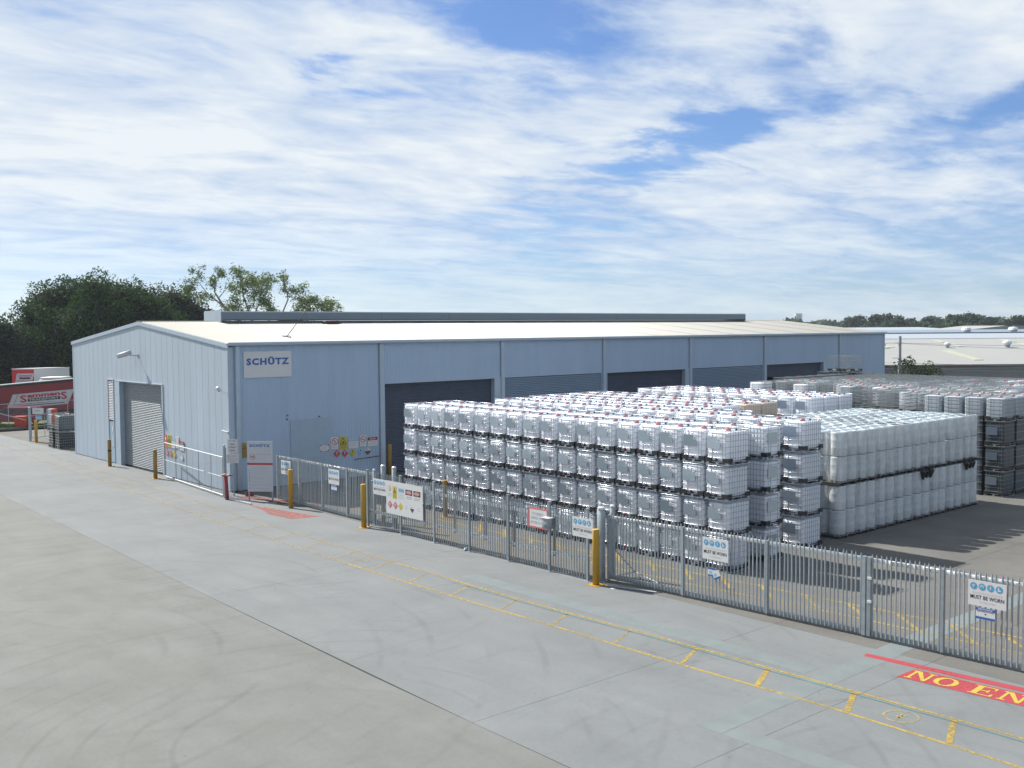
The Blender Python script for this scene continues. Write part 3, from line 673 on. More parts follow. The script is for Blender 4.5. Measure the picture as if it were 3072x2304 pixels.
def curtain(w, h, mk, pitch=.1, d=.018):
    """roller curtain in local x (width) and z, facing -y, curved slats"""
    g = MB(); n = int(h/pitch); pr_ = []
    for i in range(n):
        z = i*pitch; pr_ += [(z, 0), (z+pitch*.25, -d), (z+pitch*.6, -d), (z+pitch*.85, 0)]
    pr_.append((h, 0)); k = len(pr_)
    g.add([(0, q, z) for z, q in pr_]+[(w, q, z) for z, q in pr_], [(i, k+i, k+i+1, i+1) for i in range(k-1)])
    return g.mesh('curtain', mk)
for i, (d0, d1, dz) in doors.items():
    dr = ob('roller_door', None, wh)
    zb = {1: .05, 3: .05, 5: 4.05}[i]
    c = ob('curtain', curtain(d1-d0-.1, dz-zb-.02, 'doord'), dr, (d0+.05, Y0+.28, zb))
    g = MB(); g.box(d0-.06, d0, Y0-.03, Y0+.3, .0, dz); ob('jamb', g.mesh('jamb', 'wall_shade_blue'), dr)
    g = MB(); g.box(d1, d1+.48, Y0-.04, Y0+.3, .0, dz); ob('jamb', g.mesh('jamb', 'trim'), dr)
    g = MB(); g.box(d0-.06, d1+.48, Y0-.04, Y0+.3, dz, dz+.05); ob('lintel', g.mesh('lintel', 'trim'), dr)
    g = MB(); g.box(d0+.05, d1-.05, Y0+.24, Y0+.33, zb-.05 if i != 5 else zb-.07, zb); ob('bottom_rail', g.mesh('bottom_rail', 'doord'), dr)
for i, (d0, d1, za, zb) in louv.items():
    lv = ob('louvre', None, wh)
    g = MB(); n = int((zb-za)/.105)
    for k in range(n):
        z = za+k*.105; g.prism([(d0+.04, Y0+.07, z+.085), (d0+.04, Y0-.02, z+.005), (d0+.04, Y0-.015, z), (d0+.04, Y0+.075, z+.08)], (d1-d0-.08, 0, 0))
    ob('blades', fix_normals(g.mesh('blades', 'louv')), lv)
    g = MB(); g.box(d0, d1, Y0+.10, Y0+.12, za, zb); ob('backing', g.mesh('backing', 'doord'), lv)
    g = MB(); g.box(d0-.02, d1+.02, Y0-.035, Y0+.1, zb-.01, zb+.05); g.box(d0-.02, d0+.03, Y0-.03, Y0+.1, za, zb-.012); g.box(d1-.03, d1+.02, Y0-.03, Y0+.1, za, zb-.012); ob('frame', g.mesh('frame', 'trim'), lv)
# gable roller door
dr = ob('roller_door', None, wh)
c = ob('curtain', curtain(61.42-55.32, 4.86, 'door', .098, .026), dr, (X0+.235, 61.42, .04), rz=-math.pi/2)
g = MB(); g.box(X0-.05, X0+.26, 61.42, 61.58, 0, 4.95); g.box(X0-.05, X0-.01, 61.58, 62.05, 0, 4.93); ob('jamb', g.mesh('jamb', 'trim'), dr)
g = MB(); g.box(X0-.04, X0+.26, 55.17, 55.32, 0, 4.95); ob('jamb', g.mesh('jamb', 'trim'), dr)
g = MB(); g.box(X0-.05, X0+.26, 55.17, 62.08, 4.95, 5.0); ob('lintel', g.mesh('lintel', 'trim'), dr)
g = MB(); g.box(X0+.20, X0+.27, 55.33, 61.41, 0, .05); ob('bottom_rail', g.mesh('bottom_rail', 'rubber'), dr)
# louvre over the small door left of it
lv = ob('louvre', None, wh)
g = MB()
for k in range(24):
    z = 2.62+k*.0985; g.prism([(X0+.04, 62.46, z+.075), (X0-.03, 62.46, z+.005), (X0-.025, 62.46, z), (X0+.045, 62.46, z+.07)], (0, .84, 0))
ob('blades', fix_normals(g.mesh('blades', 'offw')), lv)
g = MB(); g.box(X0-.045, X0+.03, 62.40, 62.46, 2.55, 5.0); g.box(X0-.045, X0+.03, 63.30, 63.36, 2.55, 5.0); g.box(X0-.05, X0+.03, 62.39, 63.37, 5.0, 5.05); ob('frame', g.mesh('frame', 'offw'), lv)
g = MB(); g.box(X0+.05, X0+.06, 62.1, 63.35, 0, 4.96); ob('backing', g.mesh('backing', 'doord'), lv)
pd = ob('access_door', None, wh)
g = MB(); g.box(X0-.005, X0+.04, 62.48, 63.28, .04, 2.5); ob('leaf', g.mesh('leaf', 'patchw'), pd)
g = MB(); g.box(X0-.03, X0-.006, 62.60, 62.74, 1.0, 1.55); g.box(X0-.02, X0-.006, 62.62, 62.8, 1.9, 2.2); ob('notice', g.mesh('notice', 'white'), pd)
g = MB(); g.box(X0-.04, X0+.03, 62.40, 62.47, 0, 2.54); g.box(X0-.04, X0+.03, 63.29, 63.36, 0, 2.54); g.box(X0-.01, X0+.02, 62.06, 62.39, 0, 4.95); ob('frame', g.mesh('frame', 'trim'), pd)
# infill sheet on the long wall
g = MB(); g.box(26.35, 28.75, Y0-.032, Y0-.02, .05, 3.32); ob('infill_panel', g.mesh('infill_panel', 'patchw'), wh)
g = MB()
for x, z in ((26.12, 3.35), (26.15, 3.55), (28.0, 3.38)): g.lathe([(.035, 0), (.035, .03)], 8, (0, 0, 0)) if False else g.box(x, x+.06, Y0-.05, Y0-.02, z, z+.06)
ob('wall_bracket', g.mesh('wall_bracket', 'ink'), wh)
g = MB(); g.tube([(30.1, Y0-.06, .98), (31.7, Y0-.06, 1.03)], .02, 6); ob('conduit', g.mesh('conduit', 'rust'), wh)

# floodlight over the gable door
fl = thing('floodlight', (X0, 58.5, 6.5), label='box floodlight on a short arm above the gable roller door', cat='floodlight')
g = MB(); g.tube([(0, 0, 0), (-.28, .05, .02), (-.46, .12, .06)], .025, 8); g.box(-.02, 0, -.09, .09, -.09, .09); ob('arm', g.mesh('arm', 'galv'), fl)
g = MB(); g.box(-.34, .34, -.24, .24, -.12, .12); hd = ob('housing', bevel_mesh(g.mesh('housing', 'offw'), .02, 1), fl, (-.66, .38, .10), rot=(R(-14), R(12), R(115)))
g = MB(); g.box(-.28, .28, -.18, .18, -.135, -.121); ob('lens', g.mesh('lens', 'glass'), hd)
# security cameras
cm = thing('security_camera', (X0, 47.62, 5.0), label='white box security camera high on the building corner', cat='camera')
g = MB(); g.tube([(0, -.1, -.12), (-.15, -.08, -.12), (-.28, 0, 0)], .014, 6); ob('bracket', g.mesh('bracket', 'white'), cm)
g = MB(); g.box(-.12, .12, -.075, .075, -.07, .07); bd = ob('body', bevel_mesh(g.mesh('body', 'white'), .015, 1), cm, (-.34, .1, .05), rot=(0, R(55), R(10)))
g = MB(); g.box(.12, .135, -.05, .05, -.05, .05); ob('lens', g.mesh('lens', 'ink'), bd)
cm = thing('security_camera', (X0, 47.55, 2.95), label='small silver bullet camera low on the building corner above the post', cat='camera')
g = MB(); g.tube([(0, 0, 0), (-.12, 0, .02)], .015, 6); ob('bracket', g.mesh('bracket', 'galv'), cm)
g = MB(); g.tube([(-.05, -.16, -.03), (-.2, .16, .05)], .055, 10); ob('body', g.mesh('body', 'galvb'), cm)
# antenna mast on the roof
an = thing('roof_antenna', (27.62, 49.82, roofz(49.82)+.09), label='thin leaning antenna mast on a flat foot on the roof', cat='antenna')
g = MB(); g.tube([(0, 0, 0), (.87, -.66, 1.42)], [.022, .014], 6); ob('mast', g.mesh('mast', 'rust'), an)
g = MB(); g.box(-.03, .03, -.35, .75, 0, .04); g.box(-.3, .2, -.03, .03, 0, .03); ob('foot', g.mesh('foot', 'galv'), an)
rp = thing('roof_debris', (34.4, 56.5, roofz(56.5)+.09), label='brown rusted box lying on the roof by the ridge ventilator', cat='box')
g = MB(); g.box(-.45, .35, -.2, .2, 0, .16); ob('box', bevel_mesh(g.mesh('box', 'rust'), .02, 1), rp)
g = MB(); g.box(.36, .62, -.12, .12, 0, .10); g.box(-.72, -.46, -.1, .1, 0, .08); ob('end_bracket', g.mesh('end_bracket', 'ink'), rp)

# name board on the long wall
def board(name, o, u, v, n, w, h, mk, mats, draw, t=.02, **k):
    """sign: a thin panel part plus a flat print part"""
    root = thing(name, tuple(o), **k); o0 = Vector((0, 0, 0)); u = Vector(u).normalized(); v = Vector(v).normalized(); n = Vector(n).normalized()
    g = MB(); g.prism([o0-n*t, o0+u*w-n*t, o0+u*w+v*h-n*t, o0+v*h-n*t], n*t); ob('panel', fix_normals(g.mesh('panel', mk)), root)
    g2 = MB(); s = Sign(g2, (0, 0, 0), u, v, n); draw(s)
    if g2.v: ob('print', g2.mesh('print', mats), root)
    return root
UX, UZ, NY = (1, 0, 0), (0, 0, 1), (0, -1, 0)
def d_schutz(s):
    s.text('SCHÜTZ', .14, 2.50, .62, 1.04, 0, 1, .055, 1.2)
board('name_board', (23.82, Y0-.045, 5.55), UX, UZ, NY, 2.63, 1.30, 'white', ['nblue'], d_schutz,
      label='white SCHÜTZ name board high on the long wall by the corner', cat='sign')
def lines(s, a0, a1, rows, mi, layer=1, h=.012, seed=0):
    rnd = random.Random(seed)
    for b in rows:
        x = a0
        while x < a1-.02:
            w = rnd.uniform(.03, .09); s.rect(x, min(x+w, a1), b, b+h, mi, layer); x += w+.018
def person_icon(s, a, b, k, mi, layer):
    s.disc(a, b+k*.62, k*.16, mi, layer, 10); s.rect(a-k*.16, a+k*.16, b-k*.1, b+k*.42, mi, layer)
    s.rect(a-k*.15, a-k*.03, b-k*.65, b-k*.1, mi, layer); s.rect(a+k*.03, a+k*.15, b-k*.65, b-k*.1, mi, layer); s.line(a-k*.15, b+k*.35, a-k*.42, b-k*.05, k*.1, mi, layer); s.line(a+k*.15, b+k*.35, a+k*.42, b-k*.05, k*.1, mi, layer)
def ring(s, a, b, r, mi_r, mi_in, layer): s.disc(a, b, r, mi_r, layer); s.disc(a, b, r*.80, mi_in, layer+1)
SM = ['white', 'ink', 'sred', 'syel', 'cyan', 'skyb', 'grey', 'spink', 'nblue', 'sredf', 'fgrey', 'sochre']
IW, II, IR, IY, IC, IS, IG, IP, IB, IF, IFG, IO = range(12)
YW = Y0-.04
def small(name, x0, x1, z0, z1, mk, draw, **k): return board(name, (x0, YW, z0), UX, UZ, NY, x1-x0, z1-z0, mk, SM, draw, .015, **k)
def d_noped(s): ring(s, .21, .40, .185, IR, IW, 1); person_icon(s, .21, .38, .17, IG, 3); s.line(.08, .53, .34, .27, .03, IR, 4); lines(s, .05, .37, (.15, .11, .07), IG, 1, .016, 3)
small('wall_sign', 28.71, 29.13, 1.63, 2.26, 'white', d_noped, label='white no pedestrians sign with red crossed circle on the long wall', cat='sign')
def d_tri(s):
    s.poly([(.05, .28), (.44, .28), (.245, .63)], IY, 1); s.poly([(.05, .28), (.44, .28), (.245, .63)], IY, 2)
    for a, b, c, d in ((.05, .28, .44, .28), (.44, .28, .245, .63), (.245, .63, .05, .28)): s.line(a, b, c, d, .035, IR*0+IB*0+1, 3)
    s.poly([(.16, .32), (.33, .32), (.29, .40), (.245, .46), (.2, .40)], 1, 3); s.text('WARNING', .06, .43, .19, .24, 1); lines(s, .06, .43, (.14, .10, .06), 1, 1, .016, 5)
small('wall_sign', 29.18, 29.67, 1.57, 2.25, 'syel', d_tri, label='yellow warning sign with black triangle on the long wall', cat='sign')
def d_notice(s): s.rect(0, .60, .38, .52, IS); s.text('NOTICE', .09, .51, .41, .49, IW, 2, .01); lines(s, .05, .55, (.3, .22, .14), IG, 1, .02, 7)
small('wall_sign', 29.75, 30.36, 1.58, 2.11, 'white', d_notice, label='white NOTICE sign with pale blue header on the long wall', cat='sign')
def d_nosmoke(s): ring(s, .205, .38, .18, IR, IW, 1); s.rect(.09, .29, .365, .395, 1, 3); s.line(.08, .51, .33, .25, .03, IR, 4); lines(s, .04, .36, (.13, .08), IG, 1, .018, 9)
small('wall_sign', 30.47, 30.88, 1.64, 2.23, 'white', d_nosmoke, label='white no smoking sign with red ring on the long wall', cat='sign')
def d_danger(s): s.rect(.01, .62, .32, .48, 1); s.disc(.315, .40, .26, IR, 2, 24, .27); s.text('DANGER', .12, .51, .365, .435, IW, 3, .01); lines(s, .05, .58, (.24, .16, .09), IG, 1, .018, 11)
small('wall_sign', 30.97, 31.6, 1.6, 2.08, 'white', d_danger, label='white DANGER sign with red oval header beside the first big door', cat='sign')
def d_parcel(s):
    for q in ((.0, .07), (.44, .51)):
        s.rect(q[0], q[1], 0, .07, IR); s.rect(q[0], q[1], .28, .35, IR)
    s.rect(.07, .44, .0, .02, IR); s.rect(.07, .44, .33, .35, IR); lines(s, .08, .43, (.24, .17, .10), IG, 1, .02, 13)
small('wall_sign', 28.04, 28.55, 1.56, 1.91, 'white', d_parcel, label='small white sign with red corner marks, leftmost of the sign cluster', cat='sign')
def dia_board(cx_, cz, mkc, lab, extra=None, r=.205):
    root = thing('hazard_diamond', (cx_, YW, cz), label=lab, cat='sign', group='hazard diamonds on the long wall')
    g = MB(); g.prism([(-r, .015, 0), (0, .015, -r), (r, .015, 0), (0, .015, r)], (0, -.015, 0)); ob('panel', fix_normals(g.mesh('panel', mkc)), root)
    g2 = MB(); s = Sign(g2, (0, 0, 0), UX, UZ, NY)
    if extra: extra(s)
    if g2.v: ob('print', g2.mesh('print', SM), root)
def e_flame(s): s.poly([(-.03, .03), (.03, .03), (.045, .07), (0, .14), (-.04, .08)], IW); s.rect(-.08, .08, -.03, -.01, IW); s.text('3', -.02, .02, -.15, -.09, IW)
def e_ox(s): s.disc(0, .07, .035, 1, 1, 12); s.poly([(-.02, .1), (.02, .1), (0, .16)], 1, 2); s.rect(-.08, .08, -.02, .0, 1); s.text('5.1', -.035, .035, -.14, -.08, 1)
def e_tox(s): s.disc(0, .07, .035, 1, 1, 12); s.text('6', -.02, .02, -.14, -.08, 1)
def e_cor(s): s.poly([(-.205, 0), (0, -.205), (.205, 0)], 1); s.line(-.09, .03, .1, .03, .02, 1); s.line(-.07, .11, 0, .07, .02, 1); s.text('8', -.02, .02, -.13, -.08, IW, 2)
dia_board(29.04, 1.375, 'sred', 'red diamond hazard label, left one of the red pair on the wall', e_flame)
dia_board(29.53, 1.345, 'sred', 'red diamond hazard label, right one of the red pair on the wall', e_flame)
dia_board(30.02, 1.345, 'syel', 'yellow diamond hazard label on the long wall', e_ox)
dia_board(30.51, 1.36, 'skyb', 'pale blue-white diamond hazard label on the long wall', e_tox, .18)
dia_board(30.98, 1.355, 'white', 'black and white corrosive diamond label on the long wall', e_cor)
def d_och(s): s.poly([(.05, .42), (.29, .42), (.17, .62)], 1); s.poly([(.10, .45), (.24, .45), (.17, .57)], IO, 2); lines(s, .04, .30, (.30, .22, .14, .07), 1, 1, .02, 15)
small('wall_sign', 23.60, 23.98, 1.62, 2.36, 'sochre', d_och, label='ochre warning sign on the wall between corner and entry board', cat='sign')
# faint signs on the gable right of the door
def gsign(y1, y0, z0, z1, mk, draw, **k): return board('wall_sign', (X0-.03, y1, z0), (0, -1, 0), UZ, (-1, 0, 0), y1-y0, z1-z0, mk, SM, draw, .012, **k)
gsign(55.05, 54.78, 1.62, 2.28, 'spink', lambda s: (ring(s, .135, .45, .11, IF, IW, 1), lines(s, .04, .23, (.2, .13), IG)), label='narrow faded pink sign on the gable beside the door jamb', cat='sign')
gsign(54.72, 54.25, 1.64, 2.30, 'syel', d_tri, label='yellow triangle warning sign on the gable wall', cat='sign')
gsign(54.18, 53.65, 1.62, 2.12, 'white', d_notice, label='white sign with blue header on the gable wall', cat='sign')
gsign(53.62, 53.22, 1.66, 2.28, 'white', lambda s: (ring(s, .2, .42, .15, IF, IW, 1), lines(s, .05, .35, (.15, .08), IG)), label='white sign with faded red ring on the gable wall', cat='sign')
gsign(53.15, 52.6, 1.58, 2.04, 'white', d_danger, label='white sign with red and black header, rightmost on the gable', cat='sign')
def gdia(y, z, mkc, lab):
    r = .21; g = MB(); g.prism([(0, r, 0), (0, 0, r), (0, -r, 0), (0, 0, -r)], (-.012, 0, 0))
    tag(ob('hazard_diamond', fix_normals(g.mesh('hazard_diamond', mkc)), None, (X0-.02, y, z)), lab, 'sign', 'hazard diamonds on the gable')
gdia(54.8, 1.33, 'sredf', 'faded red diamond label on the gable, nearest the door'); gdia(54.33, 1.30, 'sredf', 'wider faded red diamond label, middle of three on the gable'); gdia(53.85, 1.28, 'syel', 'yellow diamond label on the gable wall'); gdia(52.9, 1.2, 'white', 'white diamond label lowest right on the gable')
# ------------------------------------------------------------------ palisade fence and gates
def picket_mesh(h, z0=.06):
    """pale: shallow V section, pointed top"""
    g = MB(); w, d = .024, .014
    sec = [(-w, d), (-w*.35, 0), (w*.35, 0), (w, d)]           # (along, depth) seen from the street side
    lo = [(q[1], q[0], z0) for q in sec]; hi = [(q[1], q[0], h-.07) for q in sec]; tip = (.004, 0, h)
    g.add(lo+hi+[tip], [(0, 4, 5, 1), (1, 5, 6, 2), (2, 6, 7, 3), (4, 8, 5), (5, 8, 6), (6, 8, 7)])
    # thickness
    lo2 = [(x+.003, y, z) for x, y, z in lo]; hi2 = [(x+.003, y, z) for x, y, z in hi]
    g.add(lo2+hi2+[(.007, 0, h)], [(1, 5, 4, 0), (2, 6, 5, 1), (3, 7, 6, 2), (5, 8, 4), (6, 8, 5), (7, 8, 6)])
    return g.mesh('picket', 'galv')
PK = picket_mesh(2.25); PKG = picket_mesh(2.19, .08)
def fence_run(root, a, b, me, step=.122, skip=()):
    """pickets from a to b (x,y) in the local frame of root"""
    A = Vector(a); B = Vector(b); L_ = (B-A).length; n = int(L_/step); ang = math.atan2((B-A).y, (B-A).x)+math.pi/2
    for i in range(n+1):
        p = A+(B-A)*((i+.5)*step/L_)
        if (i+.5)*step > L_: break
        if any(abs(p.y-s) < .05 for s in skip): continue
        ob('picket', me, root, (p.x, p.y, random.uniform(-.014, .012)), rot=(random.uniform(-.009, .009), random.uniform(-.006, .006), ang+random.uniform(-.12, .12)))
def post(root, x, y, h, w=.08, cap=True, base=False, name='post', mk='galv'):
    g = MB(); g.box(-w/2, w/2, -w/2, w/2, 0, h)
    if cap: g.box(-w/2-.012, w/2+.012, -w/2-.012, w/2+.012, h, h+.03)
    if base: g.box(-w/2-.06, w/2+.06, -w/2-.06, w/2+.06, 0, .012)
    return ob(name, g.mesh(name, mk), root, (x, y, 0))
# B: fixed fence along the kerb line between the two gates
fB = thing('palisade_fence', (23.06, 0, 0), label='grey steel palisade fence between the two yard gates with rails behind', cat='fence')
fence_run(fB, (0, 35.25), (0, 22.75), PK, skip=(32.9, 30.77, 28.7, 26.58, 24.54))
for y in (35.2, 32.9, 30.77, 28.7, 26.58, 24.54, 22.8): post(fB, -.055, y, 2.27, .075, base=True)
for z in (.62, 1.81):
    g = MB(); g.prism([(.02, 22.8, z-.045), (.02, 22.8, z+.045), (.026, 22.8, z+.045), (.026, 22.8, z-.045)], (0, 12.4, 0)); g.box(.02, .085, 22.8, 35.2, z+.045, z+.051)
    ob('rail', fix_normals(g.mesh('rail', 'galvb')), fB)
for y in (33.9, 31.6, 29.75, 28.0, 26.5, 24.5):
    g = MB(); g.box(.09, .15, y-.045, y+.045, .5, 1.85); ob('stiffener', g.mesh('stiffener', 'caged'), fB)
# C: the double gate on the right, D: the gate in front of the entry board
def gate(label, a, b, top, n_posts, name='palisade_gate', flip=False):
    A = Vector(a); B = Vector(b); d = (B-A).normalized(); L_ = (B-A).length; ang = math.atan2(d.y, d.x)+math.pi/2
    root = thing(name, (A.x, A.y, 0), ang, label=label, cat='gate')     # local frame: -y runs from a to b, x into the yard
    fence_run(root, (0, -.04), (0, -L_+.04), PKG)
    for z0, z1, nm in ((top-.10, top, 'top_rail'), (.07, .19, 'bottom_rail')):
        g = MB(); g.box(.02, .085, -L_, 0, z0, z1); ob(nm, bevel_mesh(g.mesh(nm, 'galvb' if nm == 'top_rail' else 'galv'), .008, 1), root)
    for i in range(n_posts+1):
        y = -L_*i/n_posts; g = MB(); w = .05 if i in (0, n_posts) else .038
        g.box(-.012, .09, y-w, y+w, .06, top+.02); ob('stile', g.mesh('stile', 'galv'), root)
    return root
gC1 = gate('left leaf of the grey palisade gate with torn blue notice', (23.50, 22.38), (23.95, 13.90), 2.06, 3)
gC2 = gate('right leaf of the grey palisade gate cut by the picture edge', (23.955, 13.76), (24.22, 6.2), 2.06, 4)
gA = gate('shaded palisade gate leaf standing behind the entry board', (23.52, 43.6), (23.42, 35.42), 2.08, 4)
g = MB(); g.tube([(0.1, -.05, .12), (1.05, -.2, .14)], .02, 6); g.tube([(.1, -.05, 1.1), (1.05, -.2, .14)], .018, 6); g.tube([(0.1, -2.3, .14), (1.05, -.2, .14)], .018, 6)
ob('brace', g.mesh('brace', 'galv'), gC1)
g = MB(); g.tube([(0.1, -8.0, .12), (1.05, -7.9, .14)], .02, 6); g.tube([(.1, -8.0, 1.1), (1.05, -7.9, .14)], .018, 6); ob('brace', g.mesh('brace', 'galv'), gA)
for z in (.95, 1.55):
    g = MB(); g.box(-.05, .02, -.09, .02, z-.03, z+.03); ob('latch', g.mesh('latch', 'galvb'), gC2)
# tall gate posts
for i, (x, y, h, lb) in enumerate(((23.36, 22.56, 2.26, 'thick grey steel gate post behind the tallest yellow bollard'), (24.13, 22.80, 2.2, 'inner grey steel gate post standing behind the thick one'),
        (23.95, 35.50, 2.30, 'pale capped gate post left behind the white hazard board'), (23.55, 34.12, 2.40, 'pale capped gate post right behind the white hazard board'), (23.40, 35.32, 2.2, 'slim capped gate post left of the hazard board'))):
    p = thing('gate_post', (x, y, 0), label=lb, cat='post', group='capped gate posts'); w = .19 if i == 0 else (.14 if i < 4 else .09)
    g = MB(); g.box(-w/2, w/2, -w/2, w/2, 0, h); ob('shaft', bevel_mesh(g.mesh('shaft', 'galv'), .008, 1), p)
    g = MB(); g.lathe([(w*.62, h), (w*.62, h+.05), (w*.4, h+.075)], 12); ob('cap', g.mesh('cap', 'galvb'), p)
    g = MB(); g.box(-w/2-.06, w/2+.06, -w/2-.06, w/2+.06, 0, .015); ob('base_plate', g.mesh('base_plate', 'galv'), p)

# ------------------------------------------------------------------ signs on the fence
MW = ['cyan', 'ink', 'fgrey', 'white', 'nblue']
def d_must(w, h):
    def f(s):
        for i in range(4):
            a = w*(.145+.222*i); b = h*.765; r = w*.093; s.disc(a, b, r, 0, 1, 18)
            if i == 0: s.disc(a, b+r*.1, r*.42, 2, 2, 10); s.rect(a-r*.2, a+r*.2, b-r*.6, b-r*.2, 2, 2)
            if i == 1: s.rect(a-r*.6, a+r*.6, b-r*.1, b+r*.25, 3, 2); s.disc(a, b+r*.3, r*.42, 3, 2, 10, .6)
            if i == 2: person_icon(s, a, b, r*.85, 3, 2)
            if i == 3: s.poly([(a-r*.35, b+r*.55), (a-r*.35, b-r*.5), (a+r*.6, b-r*.5), (a+r*.55, b-r*.22), (a+r*.02, b-r*.02), (a, b+r*.55)], 3, 2)
        s.text('THIS PROTECTIVE EQUIPMENT', w*.11, w*.91, h*.475, h*.535, 2, 1)
        s.text('MUST BE WORN', w*.06, w*.94, h*.27, h*.425, 1, 1, .012, 1.02)
        s.text('TO GAIN ACCESS', w*.28, w*.72, h*.13, h*.19, 2, 1)
    return f
def fsign(y, x, z0, w, h, lab, rz=0):
    return board('safety_sign', (x, y, z0), (0, -1, 0), UZ, (-1, 0, 0), w, h, 'white', MW, d_must(w, h), .006, label=lab, cat='sign', group='MUST BE WORN signs')
fsign(43.05, 23.44, 1.30, .86, .64, 'MUST BE WORN sign partly hidden behind the yellow bollard by the entry board')
fsign(38.84, 23.40, 1.31, .86, .64, 'MUST BE WORN sign in the middle of the shaded gate leaf')
fsign(34.72, 22.965, 1.38, .88, .63, 'MUST BE WORN sign joined to the left of the hazard board')
fsign(23.44, 22.965, 1.36, .90, .62, 'MUST BE WORN sign just left of the tallest yellow bollard')
fsign(18.82, 23.66, 1.28, .91, .63, 'MUST BE WORN sign above the torn blue notice')
fsign(11.24, 24.01, 1.37, .89, .60, 'nearest MUST BE WORN sign above the blue BEWARE notice')
# big hazard board
def d_haz(s):
    w = 2.4
    ring(s, .23, 1.0, .11, IF, IW, 1); s.rect(.215, .245, .94, 1.06, IG, 3); lines(s, .10, .36, (.80, .75, .70), IFG, 1, .015, 1)
    s.rect(.44, .72, .62, 1.10, IY); s.poly([(.49, .86), (.67, .86), (.58, 1.04)], 1, 2); s.poly([(.52, .885), (.64, .885), (.58, .99)], IY, 3); s.rect(.56, .60, .89, .93, 1, 4); s.text('CAUTION', .475, .685, .79, .83, 1, 2, .01); lines(s, .48, .69, (.73, .68), 1, 2, .015, 2)
    s.rect(.82, 1.20, .92, 1.06, IS); s.text('NOTICE', .87, 1.15, .96, 1.02, IC, 2); lines(s, .82, 1.2, (.85, .79, .73, .67), IFG, 1, .015, 3)
    for a in (1.30, 1.82):
        s.rect(a, a+.44, .86, 1.06, 1); s.disc(a+.22, .96, .19, IF, 2, 24, .40); s.text('DANGER', a+.09, a+.35, .935, .985, IW, 3, .01); lines(s, a+.06, a+.4, (.78, .72), IG, 1, .02, 4)
    for a, mk in ((.26, IR), (.62, IR), (.97, IY)): s.diamond(a, .36, .155, mk)
    for a in (.26, .62): s.diamond(a, .36, .13, IF, 2); s.poly([(a-.03, .36), (a+.03, .36), (a, .45)], IW, 3)
    s.text('5.1', .93, 1.01, .27, .31, 1, 2)
    s.disc(1.34, .42, .02, IG, 1, 8); s.rect(1.30, 1.38, .33, .35, IG); s.text('6', 1.33, 1.35, .24, .28, IG)
    s.poly([(1.58, .36), (1.72, .205), (1.86, .36)], 1); s.line(1.63, .40, 1.72, .42, .02, IG); s.text('8', 1.71, 1.73, .27, .32, IW, 2)
    s.disc(2.14, .42, .03, IFG, 1, 8); lines(s, 2.02, 2.26, (.33,), IFG, 1, .015, 6)
board('hazard_board', (22.96, 33.82, .74), (0, -1, 0), UZ, (-1, 0, 0), 2.40, 1.28, 'white', SM, d_haz, .006, label='large white board of hazard symbols and danger panels on the fence', cat='sign')
# contact notice with its intercom box
def d_con(s):
    w, h = .92, .66
    for a0, a1, b0, b1 in ((0, w, 0, .045), (0, w, h-.045, h), (0, .045, .045, h-.045), (w-.045, w, .045, h-.045)): s.rect(a0, a1, b0, b1, IP)
    s.text('TO CONTACT', .17, .72, .42, .51, IG); s.text('OFFICE  PRESS', .12, .80, .28, .37, IG); s.text('BUTTON TO TALK', .10, .82, .13, .22, IG)
board('contact_sign', (22.955, 25.5, 1.36), (0, -1, 0), UZ, (-1, 0, 0), .92, .66, 'white', SM, d_con, .006, label='white notice with red-pink border beside the intercom box', cat='sign')
ic = thing('intercom_box', (22.95, 24.47, 1.45), label='grey metal intercom box on the fence post right of the red-bordered notice', cat='box')
g = MB(); g.box(-.22, -.02, -.17, .15, 0, .34); ob('housing', bevel_mesh(g.mesh('housing', 'galv'), .01, 1), ic)
g = MB(); g.box(-.25, 0, -.19, .17, .342, .36); ob('lid', g.mesh('lid', 'galvb'), ic)
g = MB(); g.box(-.23, -.22, -.03, .0, .08, .12); ob('button', g.mesh('button', 'ink'), ic)
# BEWARE notices
def d_bew(s):
    s.rect(0, .45, .20, .27, IB); s.text('BEWARE', .06, .39, .212, .258, IW, 2, .012); s.rect(0, .45, 0, .055, IB); s.poly([(.2, .14), (.25, .14), (.225, .1)], 1); lines(s, .03, .42, (.175,), IB, 1, .012, 2)
board('beware_sign', (23.985, 11.04, 1.08), (0, -1, 0), UZ, (-1, 0, 0), .45, .27, 'white', SM, d_bew, .005, label='small blue and white BEWARE notice hanging under the nearest sign', cat='sign')
t = board('beware_sign', (23.40, 38.62, 1.02), (0, -1, 0), UZ, (-1, 0, 0), .45, .27, 'white', SM, d_bew, .005, label='small blue and white notice on the shaded gate', cat='sign')
t = board('beware_sign', (23.66, 18.62, .80), (0, -1, 0), UZ, (-1, 0, 0), .27, .26, 'white', ['skyb', 'nblue'], lambda s: (s.rect(0, .27, .2, .26, 1), s.rect(0, .27, 0, .05, 1), s.rect(.05, .2, .08, .16, 0)), .004, label='torn left half of a blue and white notice on the gate', cat='sign')
t = board('beware_sign', (23.64, 18.36, .72), (0, -.9, .42), (0, .42, .9), (-1, 0, 0), .25, .24, 'white', ['skyb', 'nblue'], lambda s: (s.rect(0, .25, 0, .06, 1), s.rect(.03, .12, .1, .17, 0)), .004, label='torn tilted right half of a blue and white notice', cat='sign')

